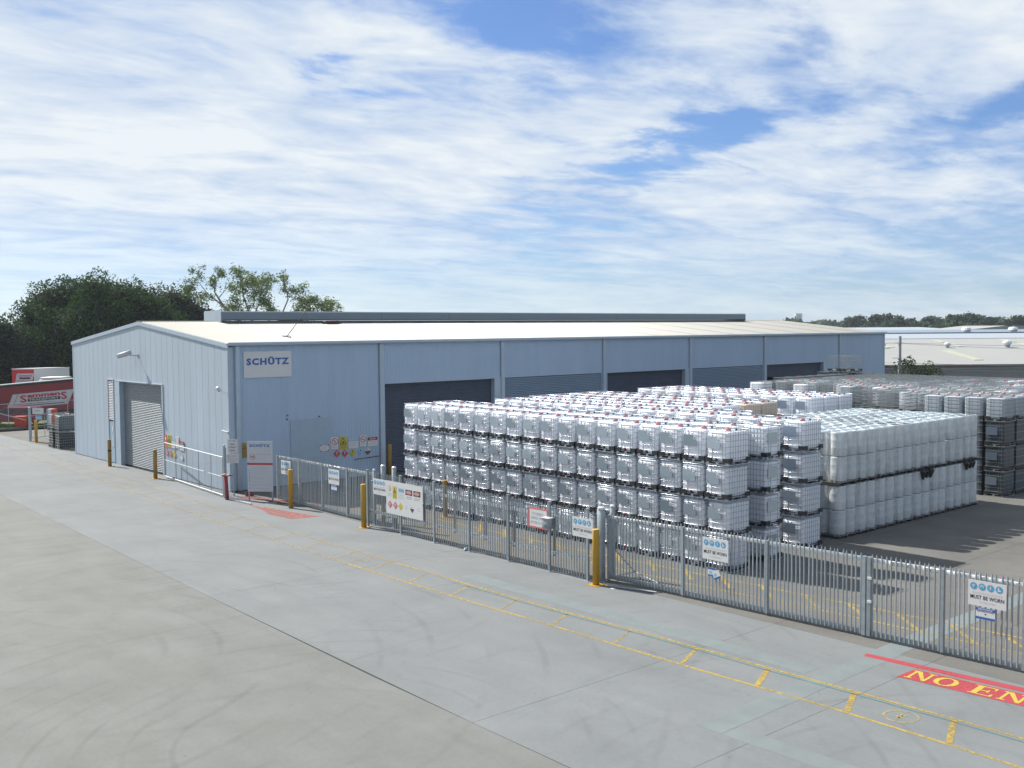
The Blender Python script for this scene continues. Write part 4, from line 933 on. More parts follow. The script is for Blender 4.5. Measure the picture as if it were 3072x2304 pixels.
# ------------------------------------------------------------------ bollards
def bollard(x, y, h, lab, mk='safety', r=.105, base=True, bands=False, lean=0):
    b = thing('bollard', (x, y, 0), label=lab, cat='bollard', group='yellow safety bollards', rot=(0, lean, 0))
    g = MB(); g.lathe([(r, .012), (r, h-.03), (r*.93, h)], 20); me = g.mesh('tube', mk)
    for p in me.polygons: p.use_smooth = len(p.vertices) == 4 and abs(p.normal.z) < .5
    ob('tube', me, b)
    if base:
        g = MB(); g.box(-.21, .21, -.21, .21, 0, .014); ob('base_plate', g.mesh('base_plate', mk), b, rz=R(6))
        for sx in (-1, 1):
            for sy in (-1, 1):
                g = MB(); g.lathe([(.017, .014), (.017, .035)], 6); ob('bolt', g.mesh('bolt', 'galv'), b, (sx*.165, sy*.165, 0))
    if bands:
        g = MB(); g.lathe([(r+.004, h*.55), (r+.004, h*.62)], 16); ob('stripe', g.mesh('stripe', 'ink'), b)
    return b
bollard(22.83, 22.28, 1.74, 'tallest nearest yellow bollard with a square base plate by the gate post')
bollard(22.74, 35.10, 1.75, 'yellow bollard with base plate left of the hazard board')
bollard(22.87, 41.18, 1.73, 'yellow bollard right of the entry board in its shadow edge', base=False)
bollard(22.17, 54.47, 1.57, 'dull yellow bollard right of the gable roller door', 'safetyo', bands=False)
bollard(22.27, 61.38, 1.58, 'dull yellow bollard left of the gable roller door', 'safetyo', bands=True)
bollard(23.24, 78.27, 1.57, 'farthest yellow bollard beside the grey gate post on the left')
bollard(26.58, 34.76, 1.55, 'dull ochre bollard standing inside the yard behind the fence', 'safetyo')
bollard(31.9, 46.6, 1.7, 'dull yellow bollard with red band before the first big door', 'safetyo')
g = MB(); g.tube([(22.95, 21.9, .03), (23.43, 20.35, .03)], .028, 8); tag(ob('bollard_shadow_bar', g.mesh('bollard_shadow_bar', 'galv')), 'thin grey bar added along the bollard shadow on the concrete', 'pipe')  # grey bar standing in for the shadow the bollard casts on the concrete
for (x, y, lab) in ((23.12, 28.9, 'grey rock lying at the foot of the palisade fence'), (23.0, 21.6, 'small pale scrap of paper on the concrete by the gate')):
    g = MB(); g.lathe([(.05, 0), (.09, .05), (.05, .11)], 7); tag(ob('rock', g.mesh('rock', 'galv' if 'rock' in lab else 'white'), None, (x-.12, y, 0)) if 'rock' in lab else ob('paper_scrap', bevel_mesh((lambda q: (q.box(-.05, .05, -.07, .07, 0, .012), q)[1])(MB()).mesh('paper_scrap', 'white'), .003, 1), None, (x-.12, y, 0.0)), lab, 'rock' if 'rock' in lab else 'litter')

# ------------------------------------------------------------------ entry board by the corner
bu = Vector((.80, -.60, 0)).normalized() if False else Vector((23.21-22.39, 43.41-44.32, 0)).normalized(); bn = Vector((bu.y, -bu.x, 0))
if bn.x > 0: bn = -bn
bn = Vector((-abs(bn.x), -abs(bn.y), 0)) if True else bn
def d_entry(s):
    w, h = 1.22, 2.34
    s.text('SCHÜTZ', .12, 1.10, 2.08, 2.22, IB, 1, .055, 1.2); lines(s, .12, 1.1, (2.02,), IFG, 1, .012, 1)
    s.disc(.26, 1.62, .135, IR, 1); s.disc(.26, 1.62, .112, IW, 2); s.text('10', .18, .34, 1.565, 1.675, 1, 3, .03)
    s.text('RESTRICTED AREA', .46, 1.14, 1.71, 1.76, IF, 1); lines(s, .55, 1.05, (1.58, 1.52, 1.46), IFG, 1, .014, 3)
    s.rect(.0, w, 1.24, 1.34, IR, 1); s.text('SITE ENTRY REQUIREMENTS', .08, 1.14, 1.265, 1.315, IF, 2)
    for i, b in enumerate((1.14, 1.07, .96, .86, .76, .64, .58, .44, .32, .27, .14)):
        lines(s, .18, (1.0, 1.08, 1.05, .9, 1.1, .95, .7, .85, 1.12, .6, .98)[i], (b,), IG, 1, .014, i)
eb = board('entry_board', (22.39, 44.32, .44), bu, UZ, bn, 1.22, 2.34, 'offw', SM, d_entry, .03, label='tall white SCHÜTZ site entry board with speed ten circle on two legs', cat='sign')
bul = MB(); bul.prism([(0, 0, 0), tuple(bu*.035), tuple(bu*.035+Vector((0, 0, .03))), (0, 0, .03)], tuple(bn*.004)); bul = fix_normals(bul.mesh('bullet_mark', 'ink'))
for b in (.96, .86, .76, .68, .60, .52, .44, .32, .14): q = bu*.08; ob('bullet_mark', bul, eb, (q.x, q.y, b))
for a in (.05, 1.17):
    q = bu*a-bn*.045; g = MB(); g.box(-.03, .03, -.03, .03, -.44, 2.28); ob('leg', g.mesh('leg', 'galv'), eb, (q.x, q.y, 0), rz=math.atan2(bu.y, bu.x))
# notices on the slim pole at the building corner
np_ = thing('sign_pole', (22.62, 46.2, 0), label='slim pale pole carrying two white notices at the building corner', cat='pole')
g = MB(); g.tube([(0, 0, 0), (0, 0, 2.72)], .035, 10); ob('pole', g.mesh('pole', 'galv'), np_)
nu = Vector((.753, -.658, 0)).normalized(); nn = Vector((-.658, -.753, 0)).normalized()
def d_park(s):
    for t_, b in (('CUSTOMER', .54), ('PARKING', .39), ('AT REAR OF', .24), ('BUILDING', .09)): s.text(t_, .06 if t_[0] in 'CA' else .12, .42 if t_[0] in 'CA' else .36, b, b+.075, IG if b > .5 else 1, 1, .01)
q = Vector((22.62, 46.2, 0))+nn*.06-nu*.25
board('corner_notice', (q.x, q.y, 2.06), nu, UZ, nn, .48, .66, 'white', SM, d_park, .008, label='upper white notice with black lettering at the building corner', cat='sign')
def d_donot(s): s.text('DO NOT', .07, .50, .28, .37, IG, 1, .01); lines(s, .05, .53, (.2, .13), IG, 1, .02, 4); lines(s, .18, .42, (.05,), IG, 1, .02, 5)
q = Vector((22.62, 46.2, 0))+nn*.06-nu*.30
board('corner_notice', (q.x, q.y, 1.58), nu, UZ, nn, .58, .45, 'white', SM, d_donot, .008, label='lower white DO NOT notice at the building corner', cat='sign')
# maroon post with pink top
rp = thing('hydrant_post', (21.84, 45.31, 0), label='maroon post with pink cloth-like top at the building corner', cat='post', rot=(R(0), R(-3), 0))
g = MB(); g.box(-.07, .07, -.07, .07, 0, 1.12); ob('post', bevel_mesh(g.mesh('post', 'posr'), .008, 1), rp)
g = MB(); g.tube([(-.12, .16, 1.14), (0, .02, 1.2), (.05, -.1, 1.13), (.12, -.22, 1.19)], .055, 7); g.tube([(-.08, -.12, 1.18), (.02, .05, 1.1), (.0, .17, 1.2)], .04, 6); ob('wrap', g.mesh('wrap', 'pink'), rp)
g = MB(); g.tube([(.1, -.2, 1.16), (.18, -.33, 1.15)], .035, 8); ob('nozzle', g.mesh('nozzle', 'ink'), rp)
# second maroon stub against the wall
g = MB(); g.prism([(22.9, 45.6, 0), (23.2, 45.3, 0), (23.05, 45.45, .5)], (.03, .03, 0)); tag(ob('maroon_stub', fix_normals(g.mesh('maroon_stub', 'posr'))), 'short dark red wedge behind the maroon post', 'wedge')

# mesh gate swung open along the gable
A = Vector((22.68, 54.4, 0)); B = Vector((22.02, 46.1, 0)); d = (B-A); Lg = d.length; ang = math.atan2(d.y, d.x)
mg = thing('mesh_gate', tuple(A), ang, label='wire mesh swing gate of three bright rails lying open along the gable', cat='gate')
for z, r in ((1.91, .024), (.97, .02), (.10, .035)):
    g = MB(); g.tube([(0, 0, z), (Lg, 0, z)], r, 8); ob('rail', g.mesh('rail', 'galvb' if z > 1.5 else 'galv'), mg)
for x in (.0, 1.75, 3.4, 5.1, 6.8, Lg):
    g = MB(); g.tube([(x, 0, .08), (x, 0, 1.92)], .018, 6); ob('upright', g.mesh('upright', 'galv'), mg)
g = MB(); g.tube([(3.4, -.02, 1.08), (Lg, -.02, 1.65)], .008, 4); g.tube([(5.1, -.02, .9), (7.0, -.02, 1.1)], .008, 4); ob('stay_wire', g.mesh('stay_wire', 'galv'), mg)
g = MB(); w = .0022
nx = int(Lg/.11)
for i in range(-17, nx):
    for s in (1, -1):
        xa_ = i*.11; xb_ = xa_+1.8; za, zb = (.1, 1.9) if s > 0 else (1.9, .1)
        t0 = max(0, -xa_/1.8); t1 = min(1, (Lg-xa_)/1.8)
        if t1 <= t0: continue
        p0 = (xa_+1.8*t0, 0, za+(zb-za)*t0); p1 = (xa_+1.8*t1, 0, za+(zb-za)*t1)
        g.quad((p0[0]-w, .003*s, p0[2]), (p0[0]+w, .003*s, p0[2]), (p1[0]+w, .003*s, p1[2]), (p1[0]-w, .003*s, p1[2]))
ob('wire_mesh', g.mesh('wire_mesh', 'caged'), mg, kind='stuff')
for i, (x, y, h, lb) in enumerate(((21.99, 45.85, 2.5, 'grey gate post beside the maroon post at the building corner'), (22.14, 46.02, 2.36, 'thinner darker gate post at the building corner'))):
    p = thing('gate_post', (x, y, 0), label=lb, cat='post'); g = MB(); g.tube([(0, 0, 0), (0, 0, h)], .055-.02*i, 12); ob('shaft', g.mesh('shaft', 'galv' if i == 0 else 'caged'), p)
    g = MB(); g.lathe([(.06-.02*i, h), (.04, h+.03)], 10); ob('cap', g.mesh('cap', 'galvb'), p)
g = MB(); g.bar((21.9, 45.2, .05), (21.98, 43.2, .05), .07, .06); tag(ob('ground_rail', g.mesh('ground_rail', 'offw')), 'pale steel rail set on the ground in front of the entry board', 'rail')
# ------------------------------------------------------------------ caged tanks
TW, TD, TH = .93, 1.18, 1.155      # front width, depth, stacking height; local origin: front right foot, front faces -x
def cage_bars(g, n_side=8, full=True, r=.0082, rings=(.235, .42, .605, .79, .965, 1.115)):
    cr = .07
    def ringpts(z):
        p = []; 
        for cx_, cy_, a0 in ((.02+cr, .02+cr, 180), (TD-.02-cr, .02+cr, 270), (TD-.02-cr, TW-.02-cr, 0), (.02+cr, TW-.02-cr, 90)):
            for a in (0, 45, 90): p.append((cx_+cr*math.cos(R(a0+a)), cy_+cr*math.sin(R(a0+a)), z))
        return p
    if full: g.mi = 1
    for z in rings: g.tube(ringpts(z), r*(1.25 if z > 1.1 else 1), 6 if full else 4, closed=True)
    if full: g.mi = 0
    for y in (.13, .25, .66, .80):
        for x in (.014, TD-.014): g.bar((x, y, .15), (x, y, 1.115), r*1.15)
    for i in range(n_side):
        x = .13+(TD-.26)*i/(n_side-1)
        for y in (.014, TW-.014): g.bar((x, y, .15), (x, y, 1.115), r*1.15)
    for x in (.40, .78): g.bar((x, .02, 1.128), (x, TW-.02, 1.128), .028, .012)
def pallet_bars(g):
    g.box(0, .05, 0, TW, 0, .03); g.box(TD-.05, TD, 0, TW, 0, .03); g.box(.05, TD-.05, 0, .05, 0, .03); g.box(.05, TD-.05, TW-.05, TW, 0, .03); g.box(.05, TD-.05, TW/2-.04, TW/2+.04, 0, .03)
    g.box(.01, TD-.01, .01, TW-.01, .105, .12)
    for y in (.03, TW/2-.05, TW-.13):
        for x in (.015, TD/2-.05, TD-.10): g.box(x, x+.085, y, y+.10, .031, .104)
def corner_feet(g):
    for x0, x1 in ((-.006, .22), (TD-.22, TD+.006)):
        for y0, y1 in ((-.006, .235), (TW-.235, TW+.006)): g.box(x0, x1, y0, y1, .085, .225)
    for y0, y1 in ((-.003, .12), (TW-.12, TW+.003)): g.box(TD/2-.09, TD/2+.09, y0, y1, .04, .10)
def bottle_mesh(mk):
    g = MB(); g.box(.045, TD-.045, .045, TW-.045, .14, 1.075); me = bevel_mesh(g.mesh('bottle', mk), .075, 3); return me
def lid_mesh():
    g = MB(); g.lathe([(.09, 1.07), (.09, 1.125), (.075, 1.148)], 14, (TD/2, TW/2, 0)); return g.mesh('lid', 'red')
def cap_mesh():
    g = MB(); g.lathe([(.035, 1.07), (.035, 1.15)], 8, (TD/2+.16, TW/2-.2, 0)); return g.mesh('vent_cap', 'black')
ME = {}
g = MB(); cage_bars(g); ME['cage'] = g.mesh('cage', ['cage', 'ring']); ME['caged'] = g.mesh('cage', ['caged', 'caged'])
for p in ME['cage'].polygons: p.use_smooth = p.material_index == 1
g = MB(); pallet_bars(g); ME['pallet'] = g.mesh('pallet', 'ring'); ME['palletd'] = g.mesh('pallet', 'caged')
g = MB(); corner_feet(g); ME['feet'] = g.mesh('corner_feet', 'black')
ME['bottle'] = bottle_mesh('tank'); ME['bottley'] = bottle_mesh('tanky'); ME['bottleg'] = bottle_mesh('tankg'); ME['bottled'] = bottle_mesh('tankd')
ME['lid'] = lid_mesh(); ME['cap'] = cap_mesh()
g = MB(); g.box(-.012, -.003, .33, .85, .53, .90); ME['plate'] = g.mesh('marking_plate', 'plate')
g = MB(); g.box(-.018, -.0125, .335, .43, .76, .885); ME['tagm'] = g.mesh('paper_tag', 'white')
g = MB(); g.box(-.022, -.0185, .37, .40, .79, .83); ME['dot'] = g.mesh('mark', 'ink')
g = MB(); g.tube([(.05, .5, .16), (-.01, .5, .155)], .045, 10); g.box(-.03, .03, .44, .56, .13, .15); ME['valve'] = g.mesh('valve', 'black')
g = MB(); g.box(-.035, -.012, .475, .50, .15, .225); ME['handle'] = g.mesh('handle', 'red')
g = MB(); g.box(.42, .78, -.012, -.003, .53, .90); ME['splate'] = g.mesh('marking_plate', 'plate')

def make_tank(name, loc, label, group, level, bottle='bottle', cage='cage', rz=0):
    """level 3: everything, 2: bottle, cage, pallet, feet, plate, lid, 1: bottle, cage, lid, pallet"""
    t = thing(name, loc, rz, label=label, cat='tank', group=group)
    if bottle:
        b = ob('bottle', ME[bottle], t); ob('lid', ME['lid'], b, rz=0)
        if level >= 2: ob('vent_cap', ME['cap'], b)
        if level >= 3: v = ob('valve', ME['valve'], b)
    ob('cage', ME[cage], t); ob('pallet', ME['pallet' if cage == 'cage' else 'palletd'], t)
    ob('corner_feet', ME['feet'], t)
    if level >= 2 and bottle:
        p = ob('marking_plate', ME['plate'], t)
        if level >= 3: ob('paper_tag', ME['tagm'], p); ob('mark', ME['dot'], p); ob('handle', ME['handle'], t)
    return t
TIER = ['bottom', 'second', 'third', 'top']
YA = 20.44
# front row: eighteen stacks of four
for i in range(18):
    for k in range(4):
        pos = 17-i
        lab = 'white caged tank, %s stack from the left, %s tier of the front row' % (ORD[17-i], TIER[k])
        if i == 0: lab = 'white caged tank at the right end of the front row, %s tier' % TIER[k]
        if i == 17: lab = 'white caged tank at the left end of the front row, %s tier' % TIER[k]
        make_tank('caged_tank', (27.0+random.uniform(-.03, .03), YA+i*1.0+random.uniform(-.015, .015), k*TH), lab, 'caged tanks of the front row', 3, rz=random.uniform(-.012, .012))
mass = []          # (x, y, tier, kind) cheap ones gathered in one mesh
def row(x, y0, n, rowname, tiers=4, bottle='bottle', cage='cage', level=2, grp=None, name='caged_tank', endlow=False, tcount=None, jit=.02):
    T = tcount or tiers
    for i in range(n):
        xx, yy_ = x+random.uniform(-jit, jit), y0+i*1.0+random.uniform(-.012, .012)
        for k in range(T):
            top = k == T-1
            if top or (endlow and i == 0):
                fromright = ORD[i] if i < len(ORD) else str(i+1)
                tn = 'top' if top else TIER[k]
                if i == 0: lab = 'caged tank at the right end, %s, %s tier' % (rowname, tn)
                else: lab = 'caged tank %s from the right, %s, %s tier' % (fromright, rowname, tn)
                bt = bottle
                if callable(bottle): bt = bottle(i)
                if x == 48.1 and not top: bt = 'bottled'
                pre = {'bottle': 'white ', 'bottley': 'yellowed ', 'bottleg': 'grey ', 'bottled': 'dark '}.get(bt, 'empty ')
                make_tank(name if bt else 'empty_cage', (xx, yy_, k*TH), (pre+lab) if bt else pre+lab.replace('caged tank', 'wire cage'), grp or ('caged tanks behind the front row' if bt else 'empty wire cages'), level if top else 2, bt, cage)
            else: mass.append((xx, yy_, k, cage))
# second row, its right-hand stack turned with the plate to the side
row(28.62, YA+1.0, 17, 'second row')
for k in range(4):
    t = make_tank('caged_tank', (30.12, YA+.10, k*TH), 'white caged tank turned sideways, grey plate on its right side, %s tier' % TIER[k], 'sideways stack at the end of the second row', 2, rz=math.pi/2)
row(31.72, 20.76, 17, 'third row', endlow=True)
row(33.0, 24.62, 13, 'fourth row')
for j, nm in enumerate(('fifth row', 'sixth row', 'seventh row', 'eighth row')):
    row((34.3, 35.55, 37.1, 38.35)[j], 27.15, 11, nm, bottle=(lambda i, j=j: 'bottley' if (i == 0 and j in (2, 3)) or (i*7+j*5) % 23 == 4 else 'bottle'), endlow=False)
for j, nm in enumerate(('ninth row', 'tenth row', 'eleventh row')): row((42.5, 43.75, 45.0)[j], 27.45, 11, nm)
# far block: old cages and tanks
rc = random.Random(5)
def mixed(p_empty, p_grey):
    def f(i):
        q = rc.random(); return None if q < p_empty else ('bottleg' if q < p_empty+p_grey else 'bottle')
    return f
row(48.1, 20.95, 8, 'first row of the old cage block', bottle=lambda i: ('bottleg', 'bottleg', 'bottleg', 'bottleg', None, None, None, None)[i], cage='caged', level=1, endlow=True)
for k in range(1, 3): pass
FX = [49.4, 50.7, 52.0, 53.3, 54.6, 55.9, 57.2, 58.5, 59.8, 61.1, 62.4, 63.7, 65.0]
for j, x in enumerate(FX):
    y0 = 20.95+(0 if j < 2 else (2 if j < 5 else (4 if j < 9 else 6)))
    n = int(38.2-y0)
    nm = '%s row of the old cage block' % ORD[j+1]
    if j in (0, 1): fn = mixed(.55, .35)
    elif j in (2, 3, 4): fn = mixed(.45, .3)
    elif j < 9: fn = mixed(.7, .2)
    else: fn = mixed(.9, .08)
    if j in (0, 1): n = 8
    if j <= 4: row(x, y0, n, nm, bottle=fn, cage='caged', level=1)
    else:
        # small in the picture: kept as one mass further down
        for i in range(n):
            for k in range(4): mass.append((x, y0+i, k, ('far', fn(i)) if k == 3 else 'caged'))
# a short extra tier of empty cages on the far left
for (x, y, k, lb) in ((66.4, 40.6, 4, 'single empty wire cage stacked highest above the far block'), (66.4, 39.5, 4, 'empty wire cage beside the highest one above the far block')):
    make_tank('empty_cage', (x, y, k*TH), lb, 'empty wire cages', 1, None, 'caged')
for i in range(4):
    for k in range(4): mass.append((66.4, 38.5+i, k, 'caged'))
for i in range(6):
    for k in range(4): mass.append((57.2+1.3*i, 38.9, k, 'caged'))
# one mesh for the rest of the store
gm = MB()
for (x, y, k, kd) in mass:
    z = k*TH
    n0 = len(gm.v)
    far = isinstance(kd, tuple)
    g = MB(); 
    if far:
        if kd[1]: gm.mi = 0 if kd[1] == 'bottle' else 3; g.box(.05, TD-.05, .05, TW-.05, .14, 1.07); gm.add([(p[0]+x, p[1]+y, p[2]+z) for p in g.v], g.f)
        gm.mi = 1; g = MB(); cage_bars(g, 6, False, r=.010, rings=(.3, .7, 1.115)); gm.add([(p[0]+x, p[1]+y, p[2]+z) for p in g.v], g.f)
        if kd[1] == 'bottle': gm.mi = 4; g = MB(); g.box(TD/2-.1, TD/2+.1, TW/2-.1, TW/2+.1, 1.07, 1.15); gm.add([(p[0]+x, p[1]+y, p[2]+z) for p in g.v], g.f)
    else:
        gm.mi = 0 if kd == 'cage' else 5; g.box(.04, TD-.04, .04, TW-.04, .14, 1.09); gm.add([(p[0]+x, p[1]+y, p[2]+z) for p in g.v], g.f)
        gm.mi = 1; g = MB()
        for zz in (.24, .6, .95, 1.12):
            g.box(.01, .03, .02, TW-.02, zz-.01, zz+.01); g.box(TD-.03, TD-.01, .02, TW-.02, zz-.01, zz+.01); g.box(.03, TD-.03, .01, .03, zz-.01, zz+.01); g.box(.03, TD-.03, TW-.03, TW-.01, zz-.01, zz+.01)
        gm.add([(p[0]+x, p[1]+y, p[2]+z) for p in g.v], g.f)
    gm.mi = 2; g = MB(); g.box(0, TD, 0, .2, .03, .13); g.box(0, TD, TW-.2, TW, .03, .13); gm.add([(p[0]+x, p[1]+y, p[2]+z) for p in g.v], g.f)
ob('stacked_tank_mass', gm.mesh('stacked_tank_mass', ['tank', 'caged', 'black', 'tankg', 'red', 'tankd']), label='remaining caged tanks stacked under and behind the visible rows', cat='tanks', kind='stuff')

# ------------------------------------------------------------------ wrapped drums
DR, DH = .305, .905
prof = [(.25, 0), (DR-.02, .012), (DR, .04), (DR, .30), (DR+.005, .32), (DR, .34), (DR, .58), (DR+.005, .60), (DR, .62), (DR, .85), (DR+.004, .87), (DR-.012, DH-.01), (.20, DH-.03)]
g = MB(); g.lathe(prof, 20); dm = g.mesh('body', 'drum', True)
g = MB(); g.lathe([(DR-.015, DH-.012), (DR-.02, DH+.004), (DR-.05, DH+.004), (DR-.06, DH-.012)], 20); ring_m = g.mesh('lid', 'drumlid', True)
g = MB(); g.lathe([(.045, DH-.03), (.045, DH+.012)], 8, (.15, .05, 0)); bung = g.mesh('bung', 'offw')
PX0, PY0, NPX, NPY, PP = 34.35, 20.95, 8, 5, 1.42
z_levels = [(.13, 0), (.13+DH+.02, 1), (2.12, 2), (2.12+DH+.02, 3)]
dcount = 0
lev = ['bottom', 'second', 'third', 'top']
pj = {(a, b): (random.uniform(-.035, .035), random.uniform(-.03, .03), random.uniform(-.01, .03)) for a in range(NPX) for b in range(NPY)}
for ix in range(NPX*2):
    for iy in range(NPY*2):
        x = PX0+(ix//2)*PP+(ix % 2)*.665+.34; y = PY0+(iy//2)*1.22+(iy % 2)*.595+.30
        for z, L_ in z_levels:
            face = iy == 0 or (ix == 0 and iy < 5)
            if not (L_ == 3 or face): continue
            if dcount >= 300: continue
            dcount += 1
            if iy == 0: lab = 'milky plastic drum, %s of the nearest line counted from the left, %s layer' % (ORD[ix], lev[L_])
            elif ix == 0: lab = 'milky plastic drum, %s from the front along the left end, %s layer' % (ORD[iy], lev[L_])
            else: lab = 'drum seen by its lid, %s line back, %s from the left, top layer' % (ORD[iy], ORD[ix])
            xo, yo_ = random.uniform(-.01, .01), random.uniform(-.01, .01)
            jx, jy, jz = pj[(ix//2, iy//2)] if L_ > 1 else (0, 0, 0)
            d = thing('plastic_drum', (x+xo+jx, y+yo_+jy, z+max(0, jz)), random.uniform(0, 6.28), label=lab, cat='drum', group='shrink-wrapped plastic drums')
            ob('body', dm, d); ob('lid', ring_m, d)
            if L_ == 3: ob('bung', bung, d)
# support for the hidden middle and pallets
g = MB()
for z0 in (.13, .13+DH+.02, 2.12):
    g.box(PX0+.75, PX0+NPX*PP-.2, PY0+.75, PY0+NPY*1.22-.2, z0, z0+DH)
ob('hidden_drum_mass', g.mesh('hidden_drum_mass', 'drum'), label='inner drums of the wrapped block hidden behind the outer ones', cat='drums', kind='stuff')
g = MB()
for x in (0, .53, 1.06): g.box(x, x+.12, 0, 1.18, .0, .085)
for k in range(7): g.box(0, 1.18, k*.17, k*.17+.12, .086, .104)
plm = g.mesh('deck', 'pal')
for ix in range(NPX):
    for iy in range(NPY):
        for z, L_ in ((.0, 0), (1.99, 1)):
            if not (iy == 0 or ix == 0): continue
            if iy == 0: lab = 'dark pallet under the wrapped drums, %s from the left, %s level' % (ORD[ix], 'ground' if L_ == 0 else 'middle')
            else: lab = 'dark pallet at the left end of the drums, %s back, %s level' % (ORD[iy], 'ground' if L_ == 0 else 'middle')
            p = thing('pallet', (PX0+ix*PP, PY0+iy*1.22, z), label=lab, cat='pallet', group='pallets under the drums'); ob('deck', plm, p)
# film round each pallet load on the two visible faces
def film(x0, y0, w, z0, h, side, seed):
    """crumpled sheet hugging the drum fronts"""
    rnd = random.Random(seed); nu, nv = 26, 14; vs = []; fs = []
    ph = [rnd.uniform(0, 6.28) for _ in range(6)]
    for j in range(nv+1):
        for i in range(nu+1):
            t = i/nu; v = j/nv
            # drum fronts bulge, film bridges between
            s = (t*2) % 1.0; bulge = .045*max(0, math.cos((s-.5)*math.pi))
            wr = .012*math.sin(9*t+5*v+ph[0])+.010*math.sin(17*v-7*t+ph[1])+.008*math.sin(31*t+ph[2]+3*v)
            off = -.012-bulge-wr*(1-.4*v)
            vs.append((x0+w*t, y0+off, z0+h*v) if side == 'y' else (x0+off, y0+w*t, z0+h*v))
    for j in range(nv):
        for i in range(nu): a = j*(nu+1)+i; fs.append((a, a+1, a+nu+2, a+nu+1))
    g = MB(); g.add(vs, fs); return g.mesh('film', 'film', True)
for ix in range(NPX):
    for L_, z in ((0, .10), (1, 2.10)):
        o = ob('stretch_film', film(PX0+ix*PP, PY0+.02, 1.34, z, 1.86, 'y', ix*7+L_), label='cloudy stretch film round the drums, %s load from the left, %s level' % (ORD[ix], 'lower' if L_ == 0 else 'upper'), cat='film', group='stretch film on the drum loads')
for iy in range(2):
    for L_, z in ((0, .10), (1, 2.10)):
        ob('stretch_film', film(PX0+.01, PY0+iy*1.22, 1.20, z, 1.86, 'x', 90+iy*7+L_), label='crumpled film over the left end of the drums, %s load back, %s level' % (ORD[iy], 'lower' if L_ == 0 else 'upper'), cat='film', group='stretch film on the drum loads')
# loose black plastic scraps hanging between the two levels
for (x, lb) in ((40.4, 'black plastic scrap hanging between the two drum levels'), (44.2, 'darker plastic scrap hanging farther along the drum levels')):
    g = MB(); rnd = random.Random(int(x)); pts = []
    for q in range(3): g.tube([(x+q*.3, PY0-.06, 2.1), (x+q*.3+rnd.uniform(-.1, .1), PY0-.12, 1.95), (x+q*.3+.05, PY0-.07, 1.72-rnd.uniform(0, .1))], [.09, .12, .05], 6)
    tag(ob('plastic_scrap', g.mesh('plastic_scrap', 'black')), lb, 'scrap')
# ------------------------------------------------------------------ foliage
def quads_mesh(name, P, S, mk, up=0.35, rs=None, aspect=.55):
    """P (n,3) leaf centres, S sizes: one mesh of randomly turned leaf quads"""
    rs = rs or np.random; n = len(P)
    nrm = rs.normal(size=(n, 3)); nrm[:, 2] += up*2; nrm /= np.linalg.norm(nrm, axis=1)[:, None]
    t = np.cross(nrm, rs.normal(size=(n, 3))); t /= np.linalg.norm(t, axis=1)[:, None]; b = np.cross(nrm, t)
    S = np.asarray(S)[:, None]; t = t*S*.5; b = b*S*.5*aspect
    V = np.empty((n, 4, 3)); V[:, 0] = P-t; V[:, 1] = P-b; V[:, 2] = P+t; V[:, 3] = P+b
    me = bpy.data.meshes.new(name); me.vertices.add(n*4); me.vertices.foreach_set('co', V.reshape(-1)); me.loops.add(n*4); me.loops.foreach_set('vertex_index', np.arange(n*4, dtype=np.int32))
    me.polygons.add(n); me.polygons.foreach_set('loop_start', np.arange(0, n*4, 4, dtype=np.int32)); me.polygons.foreach_set('loop_total', np.full(n, 4, dtype=np.int32))
    me.materials.append(MT[mk]); me.update(calc_edges=True); me.validate(); return me
def blob_points(rs, blobs, per_area, thick=.28, rough=.15):
    out = []
    for (cx_, cy_, cz_, rx, ry, rz_) in blobs:
        n = int(per_area*(rx*ry+ry*rz_+rx*rz_)*1.4*4/3)
        d = rs.normal(size=(n, 3)); d /= np.linalg.norm(d, axis=1)[:, None]
        f = 1-thick*rs.random(n)**1.3
        lump = rough*(np.sin(d[:, 0]*7+cx_)*np.cos(d[:, 1]*6+cy_)+.7*np.sin(d[:, 2]*9+d[:, 0]*5+cz_))+rs.normal(size=n)*.03
        f = f*(1+lump)
        out.append(np.stack([cx_+d[:, 0]*rx*f, cy_+d[:, 1]*ry*f, cz_+d[:, 2]*rz_*f], 1))
    return np.concatenate(out)
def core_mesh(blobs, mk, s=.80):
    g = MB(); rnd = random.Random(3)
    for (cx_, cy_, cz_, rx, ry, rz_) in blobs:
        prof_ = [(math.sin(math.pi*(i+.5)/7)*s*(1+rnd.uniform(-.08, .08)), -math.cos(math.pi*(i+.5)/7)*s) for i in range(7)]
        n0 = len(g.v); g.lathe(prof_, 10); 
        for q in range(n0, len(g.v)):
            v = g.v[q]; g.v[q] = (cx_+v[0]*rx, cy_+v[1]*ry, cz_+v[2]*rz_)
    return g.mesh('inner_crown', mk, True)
def tree(name, loc, blobs, per, size, mk, label, cat='tree', group=None, trunk=(.4, 3), core=True, barkm='bark', seed=1, limbs=None, corem='figc', up=.35, thick=.28, aspect=.6):
    rs = np.random.RandomState(seed); root = thing(name, loc, label=label, cat=cat, group=group)
    P = blob_points(rs, blobs, per, thick); P = P[P[:, 2] > .3]
    ob('crown', quads_mesh('crown', P, size*(.6+.8*rs.random(len(P))), mk, up, rs, aspect), root)
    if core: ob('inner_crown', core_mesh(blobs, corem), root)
    g = MB(); r, h = trunk; g.tube([(0, 0, -.2), (.05*h, 0, h*.5), (0, .03*h, h)], [r, r*.8, r*.6], 8)
    for b in blobs[:6] if limbs is None else limbs: g.tube([(0, .03*h, h*.8), ((b[0])*.5, b[1]*.5, (h+b[2])*.5), (b[0]*.9, b[1]*.9, b[2])], [r*.5, r*.3, r*.12], 6)
    ob('trunk', g.mesh('trunk', barkm), root); return root
ax = Vector((.753, -.658, 0)); bx_ = Vector((.658, .753, 0))          # across / away from the camera
